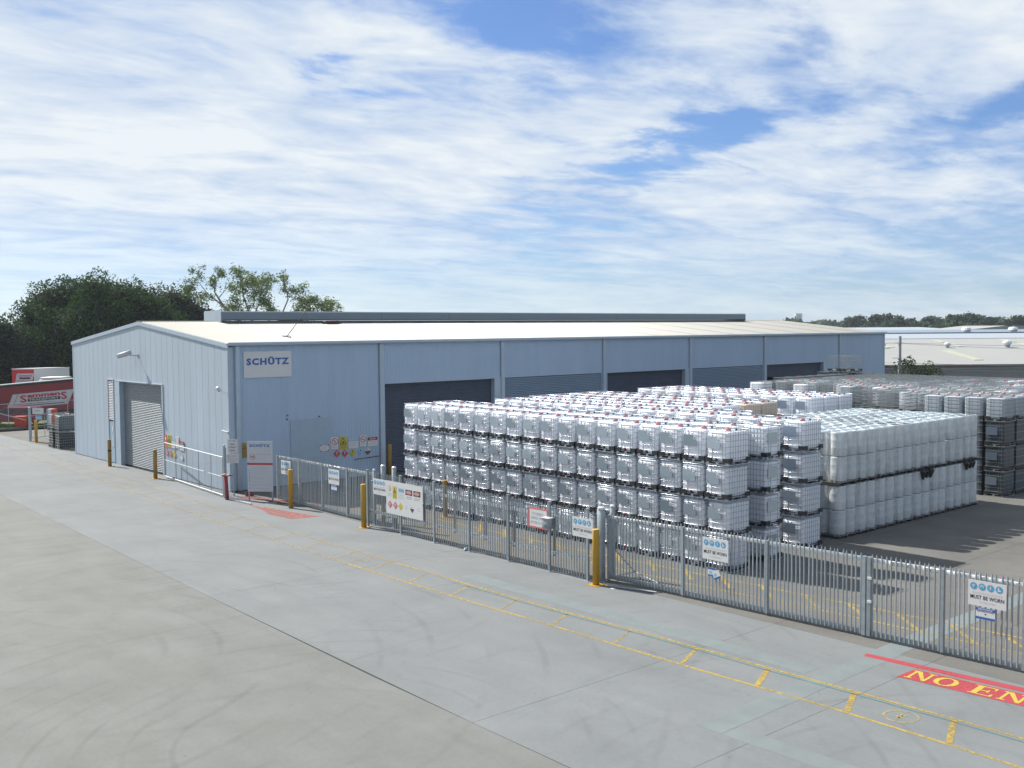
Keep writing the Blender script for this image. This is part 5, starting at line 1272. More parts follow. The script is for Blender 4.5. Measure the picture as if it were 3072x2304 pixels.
def wpt(a, b, o=(0, 0)): return (o[0]+ax.x*a+bx_.x*b, o[1]+ax.y*a+bx_.y*b)
def lb(a, b, z, rx, rz_, ry=None): p = wpt(a, b); return (p[0], p[1], z, rx, ry or rx, rz_)
# the great fig: crown about 22 m wide, 13 m high
fig_bl = [lb(-5.2, 0, 6.0, 4.2, 5.2), lb(-3.0, -1, 9.3, 3.9, 4.0), lb(.2, 0, 10.1, 4.2, 4.0), lb(3.4, 0, 9.4, 4.0, 3.9), lb(1.0, -3, 6.5, 5.2, 5.4), lb(6.0, 0, 7.4, 4.2, 5.0), lb(-7.2, -.5, 3.4, 3.0, 3.4), lb(-2.5, -3.5, 4.5, 4.2, 4.4), lb(4.5, -3, 4.2, 4.5, 4.6), lb(-4.4, 1, 8.6, 3.0, 2.9)]
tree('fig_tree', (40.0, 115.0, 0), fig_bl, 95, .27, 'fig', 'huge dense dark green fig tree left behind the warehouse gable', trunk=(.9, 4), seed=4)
f2 = [lb(-2, 0, 9.6, 3.6, 3.6), lb(1.6, 0, 9.0, 3.8, 4.2), lb(4.6, 0, 7.2, 3.2, 4.2), lb(7.0, 0, 5.8, 2.6, 3.6), lb(2, -2, 5, 5, 4.6)]
tree('evergreen_tree', (49.0, 118.0, 0), f2, 70, .27, 'ever', 'lighter evergreen tree just right of the great fig', trunk=(.6, 4), seed=8)
f3 = [lb(-2.2, 0, 7.6, 2.6, 3.0), lb(.3, 0, 6.5, 2.5, 3.0), lb(-1, 0, 4, 3.6, 3.8), lb(2.2, 1, 4.6, 2.8, 3.6)]
tree('evergreen_tree', (30.2, 113.8, 0), f3, 70, .27, 'ever', 'smaller evergreen tree at the left edge of the picture', trunk=(.5, 3), seed=12)
f4 = [lb(0, 0, 5, 4, 4), lb(5, 0, 4.2, 4, 4), lb(-5, 0, 4, 4, 4), lb(-9, 1, 3.6, 3.5, 3.4)]
tree('hedge_tree', (37.0, 122.0, 0), f4, 22, .4, 'fig', 'low dark undergrowth behind the trailers', seed=15, trunk=(.5, 2))
# the gum tree behind the warehouse roof: open crown with sky between the clumps
rs = np.random.RandomState(21)
gum = thing('gum_tree', (48.0, 91.5, 0), label='open-crowned gum tree showing sky, above the warehouse ridge', cat='tree')
clumps = [(-7.6, 12.4, .9), (-6.9, 13.5, .8), (-7.9, 11.6, .8), (-6.2, 11.0, 1.0), (-5.6, 12.3, .9), (-4.9, 13.1, .9), (-5.0, 10.3, .9), (-3.6, 12.0, .8), (-3.5, 10.6, .9), (-2.4, 13.2, 1.2), (-1.2, 12.9, 1.1), (-1.9, 11.6, 1.3), (-.3, 12.2, 1.2),
          (-.8, 10.7, 1.2), (-2.7, 10.0, 1.0), (.6, 11.0, 1.2), (.9, 12.2, .9), (1.0, 9.7, 1.0), (2.2, 12.7, .8), (2.7, 11.7, .8), (3.0, 13.1, .5), (3.9, 11.5, 1.1), (5.0, 10.6, 1.2), (4.0, 9.9, 1.1), (6.0, 10.9, 1.0), (6.8, 9.8, 1.1), (7.8, 10.3, .8), (8.6, 9.7, .8), (5.5, 9.4, 1.0), (-4.7, 8.7, .8), (-5.6, 8.5, .6), (2.4, 9.2, .8), (9.2, 9.3, .5)]
P = []
for (a, z, r) in clumps:
    b0 = rs.uniform(-2.0, 2.0); n = int(430*r*r)
    d = rs.normal(size=(n, 3)); d *= r*.46; d[:, 2] *= .75; d[:, 2] -= .18*np.abs(d[:, 0])
    sub = rs.randint(0, 5, n); off = rs.normal(size=(5, 3))*r*.42; d = d*.6+off[sub]
    p = wpt(a*.84+.1, b0); P.append(np.stack([p[0]+d[:, 0], p[1]+d[:, 1], z+d[:, 2]], 1))
P = np.concatenate(P)
ob('crown', quads_mesh('crown', P, .22*(.6+.8*rs.random(len(P))), 'gum', -.1, rs, .45), gum)
g = MB()
def br(pts, r0, r1): n = len(pts); g.tube([(*wpt(a*.84+.1, .0), z) for a, z in pts], [r0+(r1-r0)*i/(n-1) for i in range(n)], 6)
br([(0, 0), (.3, 4), (.2, 7)], .38, .28)
br([(.2, 6.5), (-2.4, 8.6), (-4.4, 10.2), (-5.4, 11.6), (-5.2, 12.9)], .2, .03); br([(-4.4, 10.2), (-6.2, 11.4), (-7.4, 12.8)], .08, .02); br([(-3.2, 9.3), (-5.4, 9.35), (-6.4, 9.5)], .06, .02); br([(-4.9, 11), (-3.9, 12.0)], .05, .02)
br([(.2, 6.8), (-1.3, 9.0), (-2.1, 11.2), (-2.4, 13)], .16, .03); br([(-1.2, 8.9), (-.2, 10.6), (-.4, 12.2)], .1, .03); br([(.2, 7), (.9, 9.2), (.7, 11.2)], .14, .03)
br([(.2, 7), (2.0, 8.9), (3.0, 10.8), (2.6, 12.6)], .14, .03); br([(2.0, 8.9), (4.2, 9.9), (5.3, 10.8)], .1, .03); br([(1.8, 8.8), (4.6, 8.8), (7.2, 9.6), (8.8, 9.6)], .1, .02); br([(-3.5, 8.2), (-5, 8.6)], .05, .02)
ob('trunk', g.mesh('trunk', 'barkp'), gum)
# shrub beside the power pole
tree('shrub', (93.2, 48.7, 0), [lb(-1.2, 0, 3.2, 1.3, 1.6), lb(.2, 0, 2.8, 1.4, 1.4), lb(1.3, 0, 3.0, 1.2, 1.2), lb(-.9, 0, 4.2, .7, .8), lb(1.0, 0, 4.0, .5, .6)], 60, .22, 'bush', 'ragged olive green tree behind the far cages beside the power pole', trunk=(.15, 2.4), seed=31, core=False)

# ------------------------------------------------------------------ power pole and wires
pp = thing('power_pole', (93.8, 50.9, 0), label='tall grey power pole beyond the far end of the warehouse', cat='pole')
g = MB(); g.tube([(0, 0, 0), (0, 0, 6.85)], [.17, .14], 10); ob('shaft', g.mesh('shaft', 'tower'), pp)
g = MB()
for z, l in ((6.2, .5), (4.75, .7), (4.0, .4)): g.bar((-ax.x*l, -ax.y*l, z), (ax.x*.25, ax.y*.25, z), .05)
g.bar((-ax.x*4.0, -ax.y*4.0, 4.7), (0, 0, 3.75), .05); ob('cross_arm', g.mesh('cross_arm', 'tower'), pp)
g = MB()
for z0, z1, l in ((6.2, 5.8, 34), (6.15, 5.1, 34), (4.3, 3.7, 34), (3.75, 3.2, 34)):
    pts = []
    for i in range(9): t = i/8; q = wpt(l*t, l*.25*t); pts.append((q[0], q[1], z0+(z1-z0)*t-.5*math.sin(math.pi*t)*.6))
    g.tube(pts, .022, 4)
    q = wpt(-8, 2); g.tube([(0, 0, z0), (q[0], q[1], z0-.05)], .012, 4)
ob('wires', g.mesh('wires', 'grey'), pp)

# ------------------------------------------------------------------ the cream-roofed warehouse beyond
E0 = (106.67, 59.43)
def wp(a, b, z): p = wpt(a, b, E0); return (p[0], p[1], z)
fwh = thing('far_warehouse', (0, 0, 0), label='long cream-roofed low warehouse beyond the yard on the right', cat='warehouse')
def qbox(g, a0, a1, b0, b1, z00, z01, z10, z11):
    """block; z00/z01 bottom/top at b0 side, z10/z11 at b1 side"""
    v = [wp(a0, b0, z00), wp(a1, b0, z00), wp(a1, b1, z10), wp(a0, b1, z10), wp(a0, b0, z01), wp(a1, b0, z01), wp(a1, b1, z11), wp(a0, b1, z11)]
    g.add(v, [(0, 3, 2, 1), (4, 5, 6, 7), (0, 1, 5, 4), (1, 2, 6, 5), (2, 3, 7, 6), (3, 0, 4, 7)])
g = MB(); qbox(g, -45, 95, .3, .5, 0, 3.4, 0, 3.4); ob('wall', g.mesh('wall', 'farwall'), fwh)
g = MB(); qbox(g, -45, 95, .26, .32, 3.05, 3.12, 3.05, 3.12); qbox(g, 26.0, 26.25, .1, .3, 0, 3.4, 0, 3.4); ob('wall_trim', g.mesh('wall_trim', 'offw'), fwh)
g = MB(); qbox(g, -45, 95, -.25, 14.2, 3.42, 3.54, 4.86, 4.98); ob('roof', g.mesh('roof', 'farroof'), fwh)
g = MB(); qbox(g, -45, 95, 14.4, 15.0, 4.7, 4.9, 4.7, 4.9); ob('box_gutter', g.mesh('box_gutter', 'fblue'), fwh)
g = MB(); qbox(g, -45, 95, 15.1, 27, 4.8, 4.96, 5.85, 5.98); ob('roof', g.mesh('roof', 'farroof'), fwh)
g = MB(); qbox(g, -45, 95, 27.05, 35.5, 5.9, 6.04, 6.4, 6.62); ob('roof', g.mesh('roof', 'farroofb'), fwh)
g = MB(); qbox(g, -45, 60, 40, 60, 5.6, 6.75, 6.6, 7.05); ob('rear_roof', g.mesh('rear_roof', 'fblue'), fwh)
for i in range(7):
    a = -14+i*12.5
    g = MB(); qbox(g, a, a+1.0, 2.6, 12.2, 3.85, 3.89, 4.83, 4.87) if False else qbox(g, a, a+1.0, 3.0, 12.0, 3.78+.095, 3.92, 4.68+.08, 4.83)
    ob('rooflight', g.mesh('rooflight', 'farstrip'), fwh)
for i in range(9):
    a = -12+i*9.0
    for (b0, b1) in ((16.5, 20.5), (22, 25.5)):
        z0 = 4.96+(b0-15.1)*.0857+.04; z1 = 4.96+(b1-15.1)*.0857+.04
        g = MB(); qbox(g, a, a+.95, b0, b1, z0-.03, z0+.01, z1-.03, z1+.01); ob('rooflight', g.mesh('rooflight', 'farstrip'), fwh)
for i, a in enumerate((1.2, 5.2, 13.3, 20.8, 25.8, 35.2, 37.2, 46.0, 55.0)):
    z = 4.93+.12; big = i in (3, 5)
    t = ob('turbine_vent', None, fwh, wp(a, 15.9, z)); s = 1.15 if big else .85
    g = MB(); g.lathe([(.28*s, 0), (.26*s, .22*s)], 12); ob('throat', g.mesh('throat', 'galv'), t)
    g = MB(); g.lathe([(.30*s, .22*s), (.46*s, .36*s), (.50*s, .5*s), (.44*s, .64*s), (.25*s, .75*s), (.05*s, .78*s)], 14); ob('head', g.mesh('head', 'galvb'), t)
for i, a in enumerate((27, 34.0)):
    t = ob('turbine_vent', None, fwh, wp(a, 42, 6.8)); g = MB(); g.lathe([(.5, 0), (.75, .3), (.6, .6), (.1, .72)], 12); ob('head', g.mesh('head', 'galvb'), t)
gh = thing('grey_shed', (0, 0, 0), label='low grey pitched roof shed at the right edge behind the cream roof', cat='shed')
g = MB(); g.prism([wp(a, 95, z) for a, z in ((44, 0), (44, 6.2), (58, 7.6), (84, 7.4), (84, 0))], (bx_.x*20, bx_.y*20, 0)); ob('roof', fix_normals(g.mesh('roof', 'farroof')), gh)
g = MB(); qbox(g, 55, 55.8, 80, 80.8, 5, 8.2, 5, 8.2); qbox(g, 60.5, 61.3, 80, 80.8, 5, 8.2, 5, 8.2); ob('flue', g.mesh('flue', 'tower'), gh)
w2 = thing('white_shed', (0, 0, 0), label='long low white roof in front of the distant trees', cat='shed')
g = MB(); qbox(g, -30, 62, 120, 150, 0, 6.6, 0, 7.3); ob('roof', g.mesh('roof', 'farroofb'), w2)

# ------------------------------------------------------------------ distant trees, houses and towers
def far_xy(px_, D):
    a = math.atan((px_-1536)/FPX); az_ = YAW-a; dist = D/math.cos(a); return dist*math.cos(az_), dist*math.sin(az_)
rnd = random.Random(77)
FT = [(2360, 948, 620), (2455, 957, 560), (2500, 958, 560), (2440, 960, 640), (2560, 944, 430), (2600, 955, 430), (2640, 938, 400), (2672, 948, 380), (2700, 953, 420), (2728, 955, 400), (2760, 950, 380), (2785, 945, 420), (2810, 955, 390),
      (2838, 952, 430), (2868, 938, 350), (2892, 934, 360), (2880, 955, 330), (2935, 944, 430), (2960, 955, 380), (2985, 946, 430), (3020, 950, 360), (3060, 948, 350), (3090, 945, 350), (2655, 962, 350), (2740, 962, 345), (2850, 965, 350), (2930, 965, 345), (3000, 968, 340), (2780, 965, 350), (2585, 965, 380), (3130, 950, 350), (2820, 966, 340)]
for i, (px_, py_, D) in enumerate(FT):
    x, y = far_xy(px_, D); top = CAMH+(975-py_)*D/FPX; top = max(top, 7.2); r = rnd.uniform(.020, .030)*D*.42
    bl = [(rnd.uniform(-r*.6, r*.6), rnd.uniform(-r*.6, r*.6), top-r*rnd.uniform(.6, 1.2)*.9-rnd.uniform(0, 1), r*rnd.uniform(.55, .8), r*rnd.uniform(.55, .8), r*.6) for _ in range(4)]
    bl += [(r*.5, -r*.3, top*.42, r*.9, r*.9, top*.34), (-r*.5, r*.2, top*.45, r*.9, r*.9, top*.34)]
    tree('distant_tree', (x, y, 0), bl, 5.5, 1.15, 'far1' if i % 3 else 'ever', '%s distant suburban tree counted from the left on the skyline' % (ORD[i] if i < 25 else ('lowest', 'broad low', 'dark squat', 'rounded low', 'thin pale', 'rightmost', 'small hidden')[i-25]), group='distant trees on the right skyline', trunk=(.35, top*.4), seed=100+i, core=True, corem='figc', limbs=[])
for i, (px_, D, z, w, h, mk) in enumerate(((2705, 425, 6.0, 9, 3.0, 'fartile'), (2862, 400, 7.0, 8, 2.6, 'farhouse'), (2905, 420, 6.2, 9, 3, 'farhouse'), (2950, 410, 6.0, 7, 2.6, 'fartile'), (3035, 400, 8.5, 9, 2.6, 'farhouse'), (2845, 440, 9.0, 7, 2.2, 'fartile'), (2755, 430, 7.0, 8, 2.2, 'farhouse'))):
    x, y = far_xy(px_, D); lab = '%s small %s house from the left among the distant trees' % (ORD[i], 'terracotta-roofed' if mk == 'fartile' else 'pale')
    h_ = thing('distant_house', (x, y, 0), YAW-math.pi/2+rnd.uniform(-.4, .4), label=lab, cat='house', group='houses among the distant trees')
    g = MB(); g.box(-w/2, w/2, -4, 4, 0, z); ob('wall', g.mesh('wall', 'farhouse'), h_)
    g = MB(); g.prism([(-w/2-.4, -4.4, z), (w/2+.4, -4.4, z), (w/2-1, 0, z+h*.7), (-w/2+1, 0, z+h*.7)], (0, .1, .01)); g.prism([(-w/2-.4, 4.4, z), (w/2+.4, 4.4, z), (w/2-1, 0, z+h*.7), (-w/2+1, 0, z+h*.7)], (0, -.1, .01)); ob('roof', fix_normals(g.mesh('roof', mk if mk == 'fartile' else 'farroof')), h_)
    g = MB()
    for q in (-w*.3, 0, w*.3): g.box(q-.7, q+.7, -4.06, -4.01, z-2.2, z-1)
    ob('window', g.mesh('window', 'glass'), h_)
for i, (px_, D, wd, ht) in enumerate(((2384, 1500, 9, 28), (2394, 1450, 9, 36))):
    x, y = far_xy(px_, D); h_ = thing('tower_block', (x, y, 0), YAW, label='%s tiny pale tower block on the horizon' % ('left shorter' if i == 0 else 'right taller'), cat='tower')
    g = MB(); g.box(-5, 5, -wd/2, wd/2, 0, ht*.68); ob('wall', g.mesh('wall', 'tower'), h_)
    g = MB(); g.box(-5.3, -5.01, -wd/4, wd/4, ht*.1, ht*.62); ob('window_bay', g.mesh('window_bay', 'fblue'), h_)
# low wooded ridge along the horizon
rs = np.random.RandomState(55); n = 9000
pxs = rs.uniform(2240, 3250, n); Ds = rs.uniform(520, 900, n); zz = rs.random(n)**.8*(7.5+3.0*np.sin(pxs/61)+1.8*np.sin(pxs/17))
a = np.arctan((pxs-1536)/FPX); azs = YAW-a; dist = Ds/np.cos(a)
P = np.stack([dist*np.cos(azs), dist*np.sin(azs), np.maximum(.5, zz)], 1)
ob('wooded_ridge', quads_mesh('wooded_ridge', P, 3.2*(.5+rs.random(n)), 'far1', .3, rs, .8), label='low band of distant woodland on the horizon', cat='woodland', kind='stuff')
# faint haze over the far distance comes from the closed air box built last

# ------------------------------------------------------------------ left background: verge, trailer, truck, car
g = MB()
g.add([(14, 90.0, .12), (38, 90.6, .12), (52, 108, .9), (16, 124, .5), (8, 100, .2)], [(0, 1, 2, 3, 4)]); g.add([(14, 90.0, -.1), (38, 90.6, -.1), (38, 90.6, .12), (14, 90.0, .12)], [(0, 1, 2, 3)])
ob('grass_verge', g.mesh('grass_verge', 'grass'), kind='structure')
g = MB(); g.prism([(14, 89.75, -.03), (14, 89.95, -.03), (14, 89.95, .14), (14, 89.75, .14)], (24, .6, 0)); ob('kerb', fix_normals(g.mesh('kerb', 'kerb')), kind='structure')
rs = np.random.RandomState(9); n = 2600; gx = rs.uniform(20, 28.5, n); gy = 90.2+rs.random(n)*1.6; P = np.stack([gx, gy, .14+rs.random(n)*.22*np.clip((27.5-gx)/3, .2, 1)], 1)
ob('verge_grass', quads_mesh('verge_grass', P, .22*(.5+rs.random(n)), 'grass', .1, rs, .3), label='tufty green grass on the verge behind the kerb', cat='grass', kind='stuff')
# curtain-sided trailer
TL = Vector((26.75, 99.94, 3.02)); TRt = Vector((31.71, 95.65, 3.56)); du = (TRt-TL).normalized(); dv = Vector((0, 0, 1)); dv = (dv-du*dv.dot(du)).normalized(); dn = du.cross(dv)
if dn.dot(bx_) > 0: dn = -dn
tr_ = thing('curtain_trailer', (TL.x, TL.y, 0), label='maroon curtain-sided trailer with white SemmenS TRANSPORT panel', cat='trailer')
def T(a, v, d=0): q = TL+du*a+dv*v-dn*d; return (q.x-TL.x, q.y-TL.y, q.z)      # a along, v up from roof line, d depth away
def tbox(g, a0, a1, v0, v1, d0, d1):
    v = [T(a0, v0, d0), T(a1, v0, d0), T(a1, v0, d1), T(a0, v0, d1), T(a0, v1, d0), T(a1, v1, d0), T(a1, v1, d1), T(a0, v1, d1)]
    g.add(v, [(0, 3, 2, 1), (4, 5, 6, 7), (0, 1, 5, 4), (1, 2, 6, 5), (2, 3, 7, 6), (3, 0, 4, 7)])
g = MB(); tbox(g, -4.5, 8.2, -2.55, -.12, 0, 2.45); ob('curtain', g.mesh('curtain', 'maroon'), tr_)
g = MB(); tbox(g, -4.55, 8.25, .10, .17, -.03, 2.48); ob('roof', g.mesh('roof', 'white'), tr_)
g = MB(); tbox(g, -4.52, 8.22, -.115, .095, .02, 2.43); ob('side_rail', g.mesh('side_rail', 'ink'), tr_)
g = MB(); tbox(g, -4.4, 8.0, -2.8, -2.56, .2, 2.2); ob('chassis', g.mesh('chassis', 'ink'), tr_)
for a in (-3.2, -1.9, 6.8):
    for d_ in (.1, 2.1): g = MB(); q0 = T(a, -3.0, d_); q1 = T(a, -3.0, d_+.25); g.tube([q0, q1], .45, 14); ob('wheel', g.mesh('wheel', 'rubber'), tr_)
g2 = MB(); s = Sign(g2, T(0, 0, 0), du, dv, dn)
WHT, RD, BK = 0, 1, 2
s.poly([(.45, -2.35), (5.95, -1.72), (6.6, -.58), (1.15, -.90)], WHT) if False else s.poly([(.42, -2.05), (5.85, -2.05), (6.55, -.80), (1.05, -.80)], WHT)
s.poly([(1.02, -1.62), (6.05, -1.62), (6.05, -1.655), (.98, -1.655)], RD, 2) if False else s.line(1.02, -1.73, 6.02, -1.73, .045, RD, 2)
s.line(1.02, -1.75, 1.52, -.80, .05, RD, 2)
s.text('S', 1.65, 2.25, -1.60, -.93, RD, 2, .03); s.text('emmen', 2.28, 5.25, -1.22, -.95, RD, 2, .045); s.text('S', 5.30, 5.85, -1.60, -.93, RD, 2, .03)
s.rect(2.32, 5.22, -1.55, -1.28, BK, 2); s.text('TRANSPORT', 2.42, 5.12, -1.50, -1.33, WHT, 3, .03)
lines(s, .75, 5.6, (-1.93,), BK, 2, .08, 3)
ob('curtain_print', g2.mesh('curtain_print', ['offw', 'sred', 'ink']), tr_)
# second trailer farther back, seen at its corner
cnr = Vector((30.90, 104.15, .5)); d1 = Vector((-.90, .62, 0)).normalized(); d2 = Vector((.93, .16, 0)).normalized()
bt = thing('box_truck', tuple(cnr), label='box truck with red sign end and plain white side behind the trailer', cat='truck')
def bq(g, p, q, z0, z1, dd): g.prism([(p.x, p.y, z0), (q.x, q.y, z0), (q.x, q.y, z1), (p.x, p.y, z1)], dd)
zero = Vector((0, 0, 0)); e1 = d1*1.97; e2 = d2*3.5
g = MB(); g.prism([(0, 0, .9), (e1.x, e1.y, .9), (e1.x+e2.x, e1.y+e2.y, .9), (e2.x, e2.y, .9)], (0, 0, 2.95)); ob('body', fix_normals(g.mesh('body', 'white')), bt)
g = MB(); o_ = Vector((-.02, -.05, 0)); nn1 = Vector((-d1.y, d1.x, 0)); nn1 = nn1 if nn1.dot(bx_) < 0 else -nn1
g.prism([(0+nn1.x*.02, nn1.y*.02, 1.0), (e1.x+nn1.x*.02, e1.y+nn1.y*.02, 1.0), (e1.x+nn1.x*.02, e1.y+nn1.y*.02, 3.8), (nn1.x*.02, nn1.y*.02, 3.8)], tuple(nn1*.02)); ob('red_end', fix_normals(g.mesh('red_end', 'sred')), bt)
g2 = MB(); s = Sign(g2, (e1.x+nn1.x*.05, e1.y+nn1.y*.05, 0), -d1, (0, 0, 1), nn1)
s.poly([(.25, 2.55), (1.80, 2.55), (2.0, 3.45), (.45, 3.45)], 0); s.text('SemmenS', .55, 1.8, 3.15, 3.35, 1, 2, .03); s.rect(.65, 1.65, 2.92, 3.08, 2, 2); s.line(.3, 2.75, 1.85, 2.75, .04, 2, 2)
ob('print', g2.mesh('print', ['offw', 'sred', 'ink']), bt)
g = MB(); g.prism([(nn1.x*.05-.05, nn1.y*.05, 3.86), (e1.x-.05, e1.y, 3.86), (e1.x+e2.x, e1.y+e2.y, 3.86), (e2.x+.05, e2.y, 3.86)], (0, 0, .06)); ob('roof', fix_normals(g.mesh('roof', 'white')), bt)
for p in (e1*.2+e2*.2, e1*.8+e2*.2, e2*.8+e1*.2): g = MB(); g.tube([(p.x, p.y, .45), (p.x+d1.x*.25, p.y+d1.y*.25, .45)], .45, 12); ob('wheel', g.mesh('wheel', 'rubber'), bt)
cab = thing('white_cab', (31.9, 101.6, .55), YAW, label='white truck cab roof showing above the maroon trailer', cat='truck')
g = MB(); g.box(-1.2, 1.2, -1.3, .9, .6, 2.9); g.box(-1.1, 1.1, -1.2, .8, 2.93, 3.12); ob('cab', bevel_mesh(g.mesh('cab', 'white'), .08, 2), cab)
g = MB(); g.box(-1.22, -1.205, -1.1, .7, 2.0, 2.75); ob('windscreen', g.mesh('windscreen', 'glass'), cab)
wt = thing('white_van', (24.0, 103.5, .15), YAW, label='white vehicle roof at the far left behind the maroon trailer', cat='van')
g = MB(); g.box(-1.5, 1.5, -2.2, .9, .5, 3.0); ob('body', bevel_mesh(g.mesh('body', 'white'), .15, 2), wt)
g = MB(); g.box(-1.52, -1.505, -1.8, .6, 1.8, 2.6); ob('window', g.mesh('window', 'glass'), wt)
# dark red car, side on
C0 = Vector((24.6, 94.3, .14)); cu = Vector((27.35-24.97, 90.83-92.9, 0)).normalized(); cn = Vector((cu.y, -cu.x, 0))
if cn.dot(bx_) > 0: cn = -cn
car = thing('red_car', tuple(C0), math.atan2(cu.y, cu.x), label='dark red estate car behind the mesh fence in front of the trailer', cat='car')
# local: x along (front at -x), -y... side towards camera is where cn points
sy = -1 if Vector((0, -1, 0)).dot(Matrix.Rotation(-math.atan2(cu.y, cu.x), 3, 'Z') @ cn) > 0 else 1
body = [(-.95, .35), (-.98, .72), (-.75, .86), (.35, .98), (4.15, .98), (4.25, .80), (4.2, .35), (3.55, .30), (3.5, .55), (3.15, .68), (2.8, .55), (2.75, .30), (.45, .30), (.4, .55), (.05, .68), (-.35, .55), (-.4, .32)]
g = MB(); g.prism([(x, sy*1.0 if sy < 0 else 1.0, z) for x, z in body], (0, -sy*1.8 if sy < 0 else -1.8, 0)); 
ob('body', fix_normals(g.mesh('body', 'carred')), car)
g = MB(); g.prism([(x, sy*.88, z) for x, z in ((.35, .98), (1.35, 1.44), (1.6, 1.47), (3.7, 1.47), (4.1, .98))], (0, -sy*1.56, 0)); ob('cabin', fix_normals(g.mesh('cabin', 'carred')), car)
g = MB()
for q in (((.62, 1.02), (1.40, 1.40), (1.75, 1.40), (1.75, 1.02)), ((1.83, 1.02), (1.83, 1.40), (2.7, 1.40), (2.7, 1.02)), ((2.8, 1.02), (2.8, 1.40), (3.62, 1.40), (3.9, 1.02))): g.prism([(x, sy*.885, z) for x, z in q], (0, sy*.01, 0))
ob('side_window', fix_normals(g.mesh('side_window', 'glass')), car)
g = MB(); g.prism([(.38, sy*.8, 1.01), (1.32, sy*.8, 1.45), (1.36, sy*.8, 1.45), (.42, sy*.8, 1.01)], (0, -sy*1.4, 0)); ob('windscreen', fix_normals(g.mesh('windscreen', 'chrome')), car)
for x in (0.02, 3.15):
    for side in (1, -1):
        w_ = ob('wheel', None, car, (x, sy*side*.86, .32)); g = MB(); g.tube([(0, -.1, 0), (0, .1, 0)], .32, 16); ob('tyre', g.mesh('tyre', 'rubber'), w_); g = MB(); g.tube([(0, -.11, 0), (0, .11, 0)], .19, 12); ob('rim', g.mesh('rim', 'chrome'), w_)
g = MB(); g.box(-.985, -.93, -.7, -.4, .55, .7); g.box(-.985, -.93, .4, .7, .55, .7); ob('headlight', g.mesh('headlight', 'chrome'), car)
# mesh fence in front of the car
cf = thing('mesh_fence', (0, 0, 0), label='thin galvanised pipe and mesh fence in front of the dark red car', cat='fence')
fp = [(20.5, 90.9), (22.6, 90.9), (24.9, 90.9), (27.0, 90.9), (29.6, 90.95), (31.6, 91.0)]
for x, y in fp: g = MB(); g.tube([(x, y, .1), (x, y, 2.05)], .03, 6); ob('post', g.mesh('post', 'galv'), cf)
g = MB(); g.tube([(20.5, 90.9, 1.98), (31.6, 91.0, 2.1)], .022, 6); ob('top_rail', g.mesh('top_rail', 'galv'), cf)
g = MB(); w = .0025
for i in range(-15, 95):
    for s_ in (1, -1):
        x_0 = 20.5+i*.12; x_1 = x_0+1.8; za, zb = (.15, 1.95) if s_ > 0 else (1.95, .15); t0 = max(0, (20.5-x_0)/1.8); t1 = min(1, (31.6-x_0)/1.8)
        if t1 <= t0: continue
        g.quad((x_0+1.8*t0-w, 90.93, za+(zb-za)*t0), (x_0+1.8*t0+w, 90.93, za+(zb-za)*t0), (x_0+1.8*t1+w, 90.93, za+(zb-za)*t1), (x_0+1.8*t1-w, 90.93, za+(zb-za)*t1))
ob('wire_mesh', g.mesh('wire_mesh', 'caged'), cf, kind='stuff')
# barrier gate on the left with its post and notices
bp_ = thing('gate_post', (23.18, 79.44, 0), label='thick grey post beside the farthest yellow bollard', cat='post'); g = MB(); g.tube([(0, 0, 0), (0, 0, 2.46)], .085, 12); ob('shaft', g.mesh('shaft', 'galv'), bp_); g = MB(); g.lathe([(.09, 2.46), (.05, 2.5)], 10); ob('cap', g.mesh('cap', 'galvb'), bp_)
bg = thing('swing_gate', (23.3, 79.5, 0), label='light pipe swing gate closing the driveway right of the grey post', cat='gate')
gd = Vector((24.86-23.3, 80.35-79.5, 0)).normalized()
g = MB()
for z in (.22, 1.05, 1.85): g.tube([(0, 0, z), (gd.x*3.6, gd.y*3.6, z)], .022, 6)
for t in (.0, 1.25, 2.4, 3.6): g.tube([(gd.x*t, gd.y*t, .2), (gd.x*t, gd.y*t, 1.87)], .02, 6)
g.tube([(0, 0, 1.85), (gd.x*3.6, gd.y*3.6, .22)], .014, 5); ob('frame', g.mesh('frame', 'caged'), bg)
g = MB(); g.tube([(22.9, 79.4, 1.55), (20.6, 80.4, 2.35)], .025, 6); tag(ob('boom_stay', g.mesh('boom_stay', 'galv')), 'diagonal pipe stay rising left from the grey gate post', 'pipe')
vn = Vector((-.658, -.753, 0)).normalized(); vu = Vector((.753, -.658, 0)).normalized()
board('gate_notice', (23.34, 79.3, 1.98), vu, UZ, vn, .80, .42, 'white', SM, lambda s: (s.text('PRIVATE', .2, .55, .2, .26, 1) if False else lines(s, .18, .55, (.2,), 1, 1, .04, 2)), .01, label='white notice plate on the left gate beside the grey post', cat='sign')
board('gate_notice', (23.50, 79.2, 1.55), vu, UZ, vn, .48, .30, 'skyb', SM, lambda s: lines(s, .05, .4, (.15, .08), IW, 1, .03, 2), .01, label='smaller pale blue notice under the white one on the left gate', cat='sign')
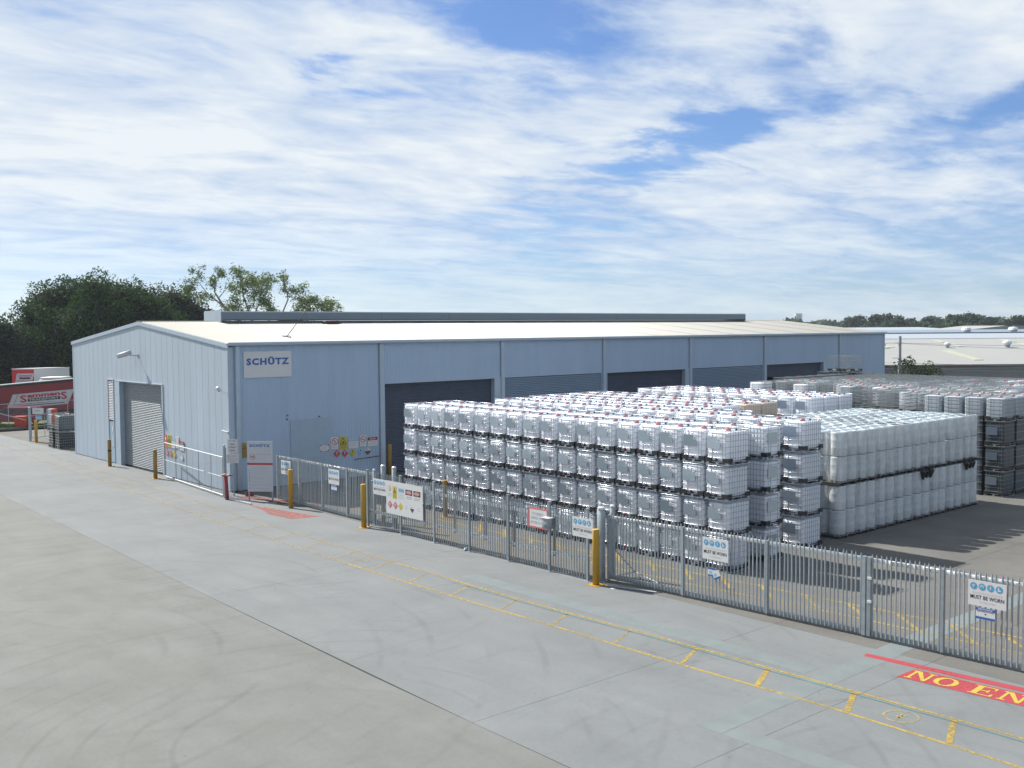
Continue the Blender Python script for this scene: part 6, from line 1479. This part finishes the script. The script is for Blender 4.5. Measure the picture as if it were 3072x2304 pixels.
# orange-red bin
bn_ = thing('plastic_bin', (25.72, 90.45, .12), YAW, label='orange-red plastic bin behind the kerb in front of the car', cat='bin')
g = MB(); g.prism([(-.3, -.38, 0), (-.3, .38, 0), (-.36, .44, .84), (-.36, -.44, .84)], (.62, 0, 0)); ob('tub', fix_normals(g.mesh('tub', 'orange')), bn_); g = MB(); g.box(-.40, .36, -.47, .47, .85, .9); ob('lid', g.mesh('lid', 'orange'), bn_)
# old cages stacked by the gable corner
k_ = 0
for (x, y, n, lbx) in ((22.95, 72.4, 2, 'front'), (22.9, 73.55, 2, 'middle')):
    for q in range(n):
        make_tank('caged_tank', (x, y, q*TH), 'old dark caged tank, %s stack at the far left end of the gable, %s' % (lbx, ('lower', 'upper')[q]), 'old caged tanks left of the gable', 1, ('bottled' if q and lbx != 'middle' else None), 'caged')
g = MB(); g.box(.05, TD-.05, .05, TW-.05, .14, 1.06); dkm = g.mesh('filler', 'dark')  # plain dark box filling each lower cage
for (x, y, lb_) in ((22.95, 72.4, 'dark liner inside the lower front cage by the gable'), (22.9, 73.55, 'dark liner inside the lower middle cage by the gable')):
    tag(ob('cage_filler', dkm, None, (x, y, 0)), lb_, 'tank')
oc = thing('display_crate', (27.25, 87.2, .3), YAW-1.57, label='white blue and orange printed crate left of the cage stacks', cat='crate')
g = MB(); g.box(-.42, -.30, -.28, .28, .15, 1.4); ob('blue_side', g.mesh('blue_side', 'skyb'), oc); g = MB(); g.box(-.297, -.05, -.28, .28, .15, 1.4); ob('white_side', g.mesh('white_side', 'white'), oc); g = MB(); g.box(-.047, .2, -.28, .28, .15, 1.4); ob('orange_side', g.mesh('orange_side', 'orange'), oc)
g = MB(); g.box(-.42, .2, -.28, .28, -.3, .13); ob('base', g.mesh('base', 'caged'), oc)

# ------------------------------------------------------------------ air
hz = bpy.data.materials.new('air'); hz.use_nodes = True; N = hz.node_tree.nodes; L = hz.node_tree.links
N.remove(N['Principled BSDF']); pv = N.new('ShaderNodeVolumePrincipled'); pv.inputs['Color'].default_value = (.78, .87, 1, 1); pv.inputs['Density'].default_value = .00018; pv.inputs['Anisotropy'].default_value = .2
L.new(pv.outputs[0], N['Material Output'].inputs['Volume']); MT['air'] = hz
g = MB(); g.box(-400, 1900, -900, 1900, -1.2, 45); ob('haze', fix_normals(g.mesh('haze', 'air')), kind='stuff')
print('OBJECTS', len(bpy.data.objects), 'drums', dcount, 'mass', len(mass))
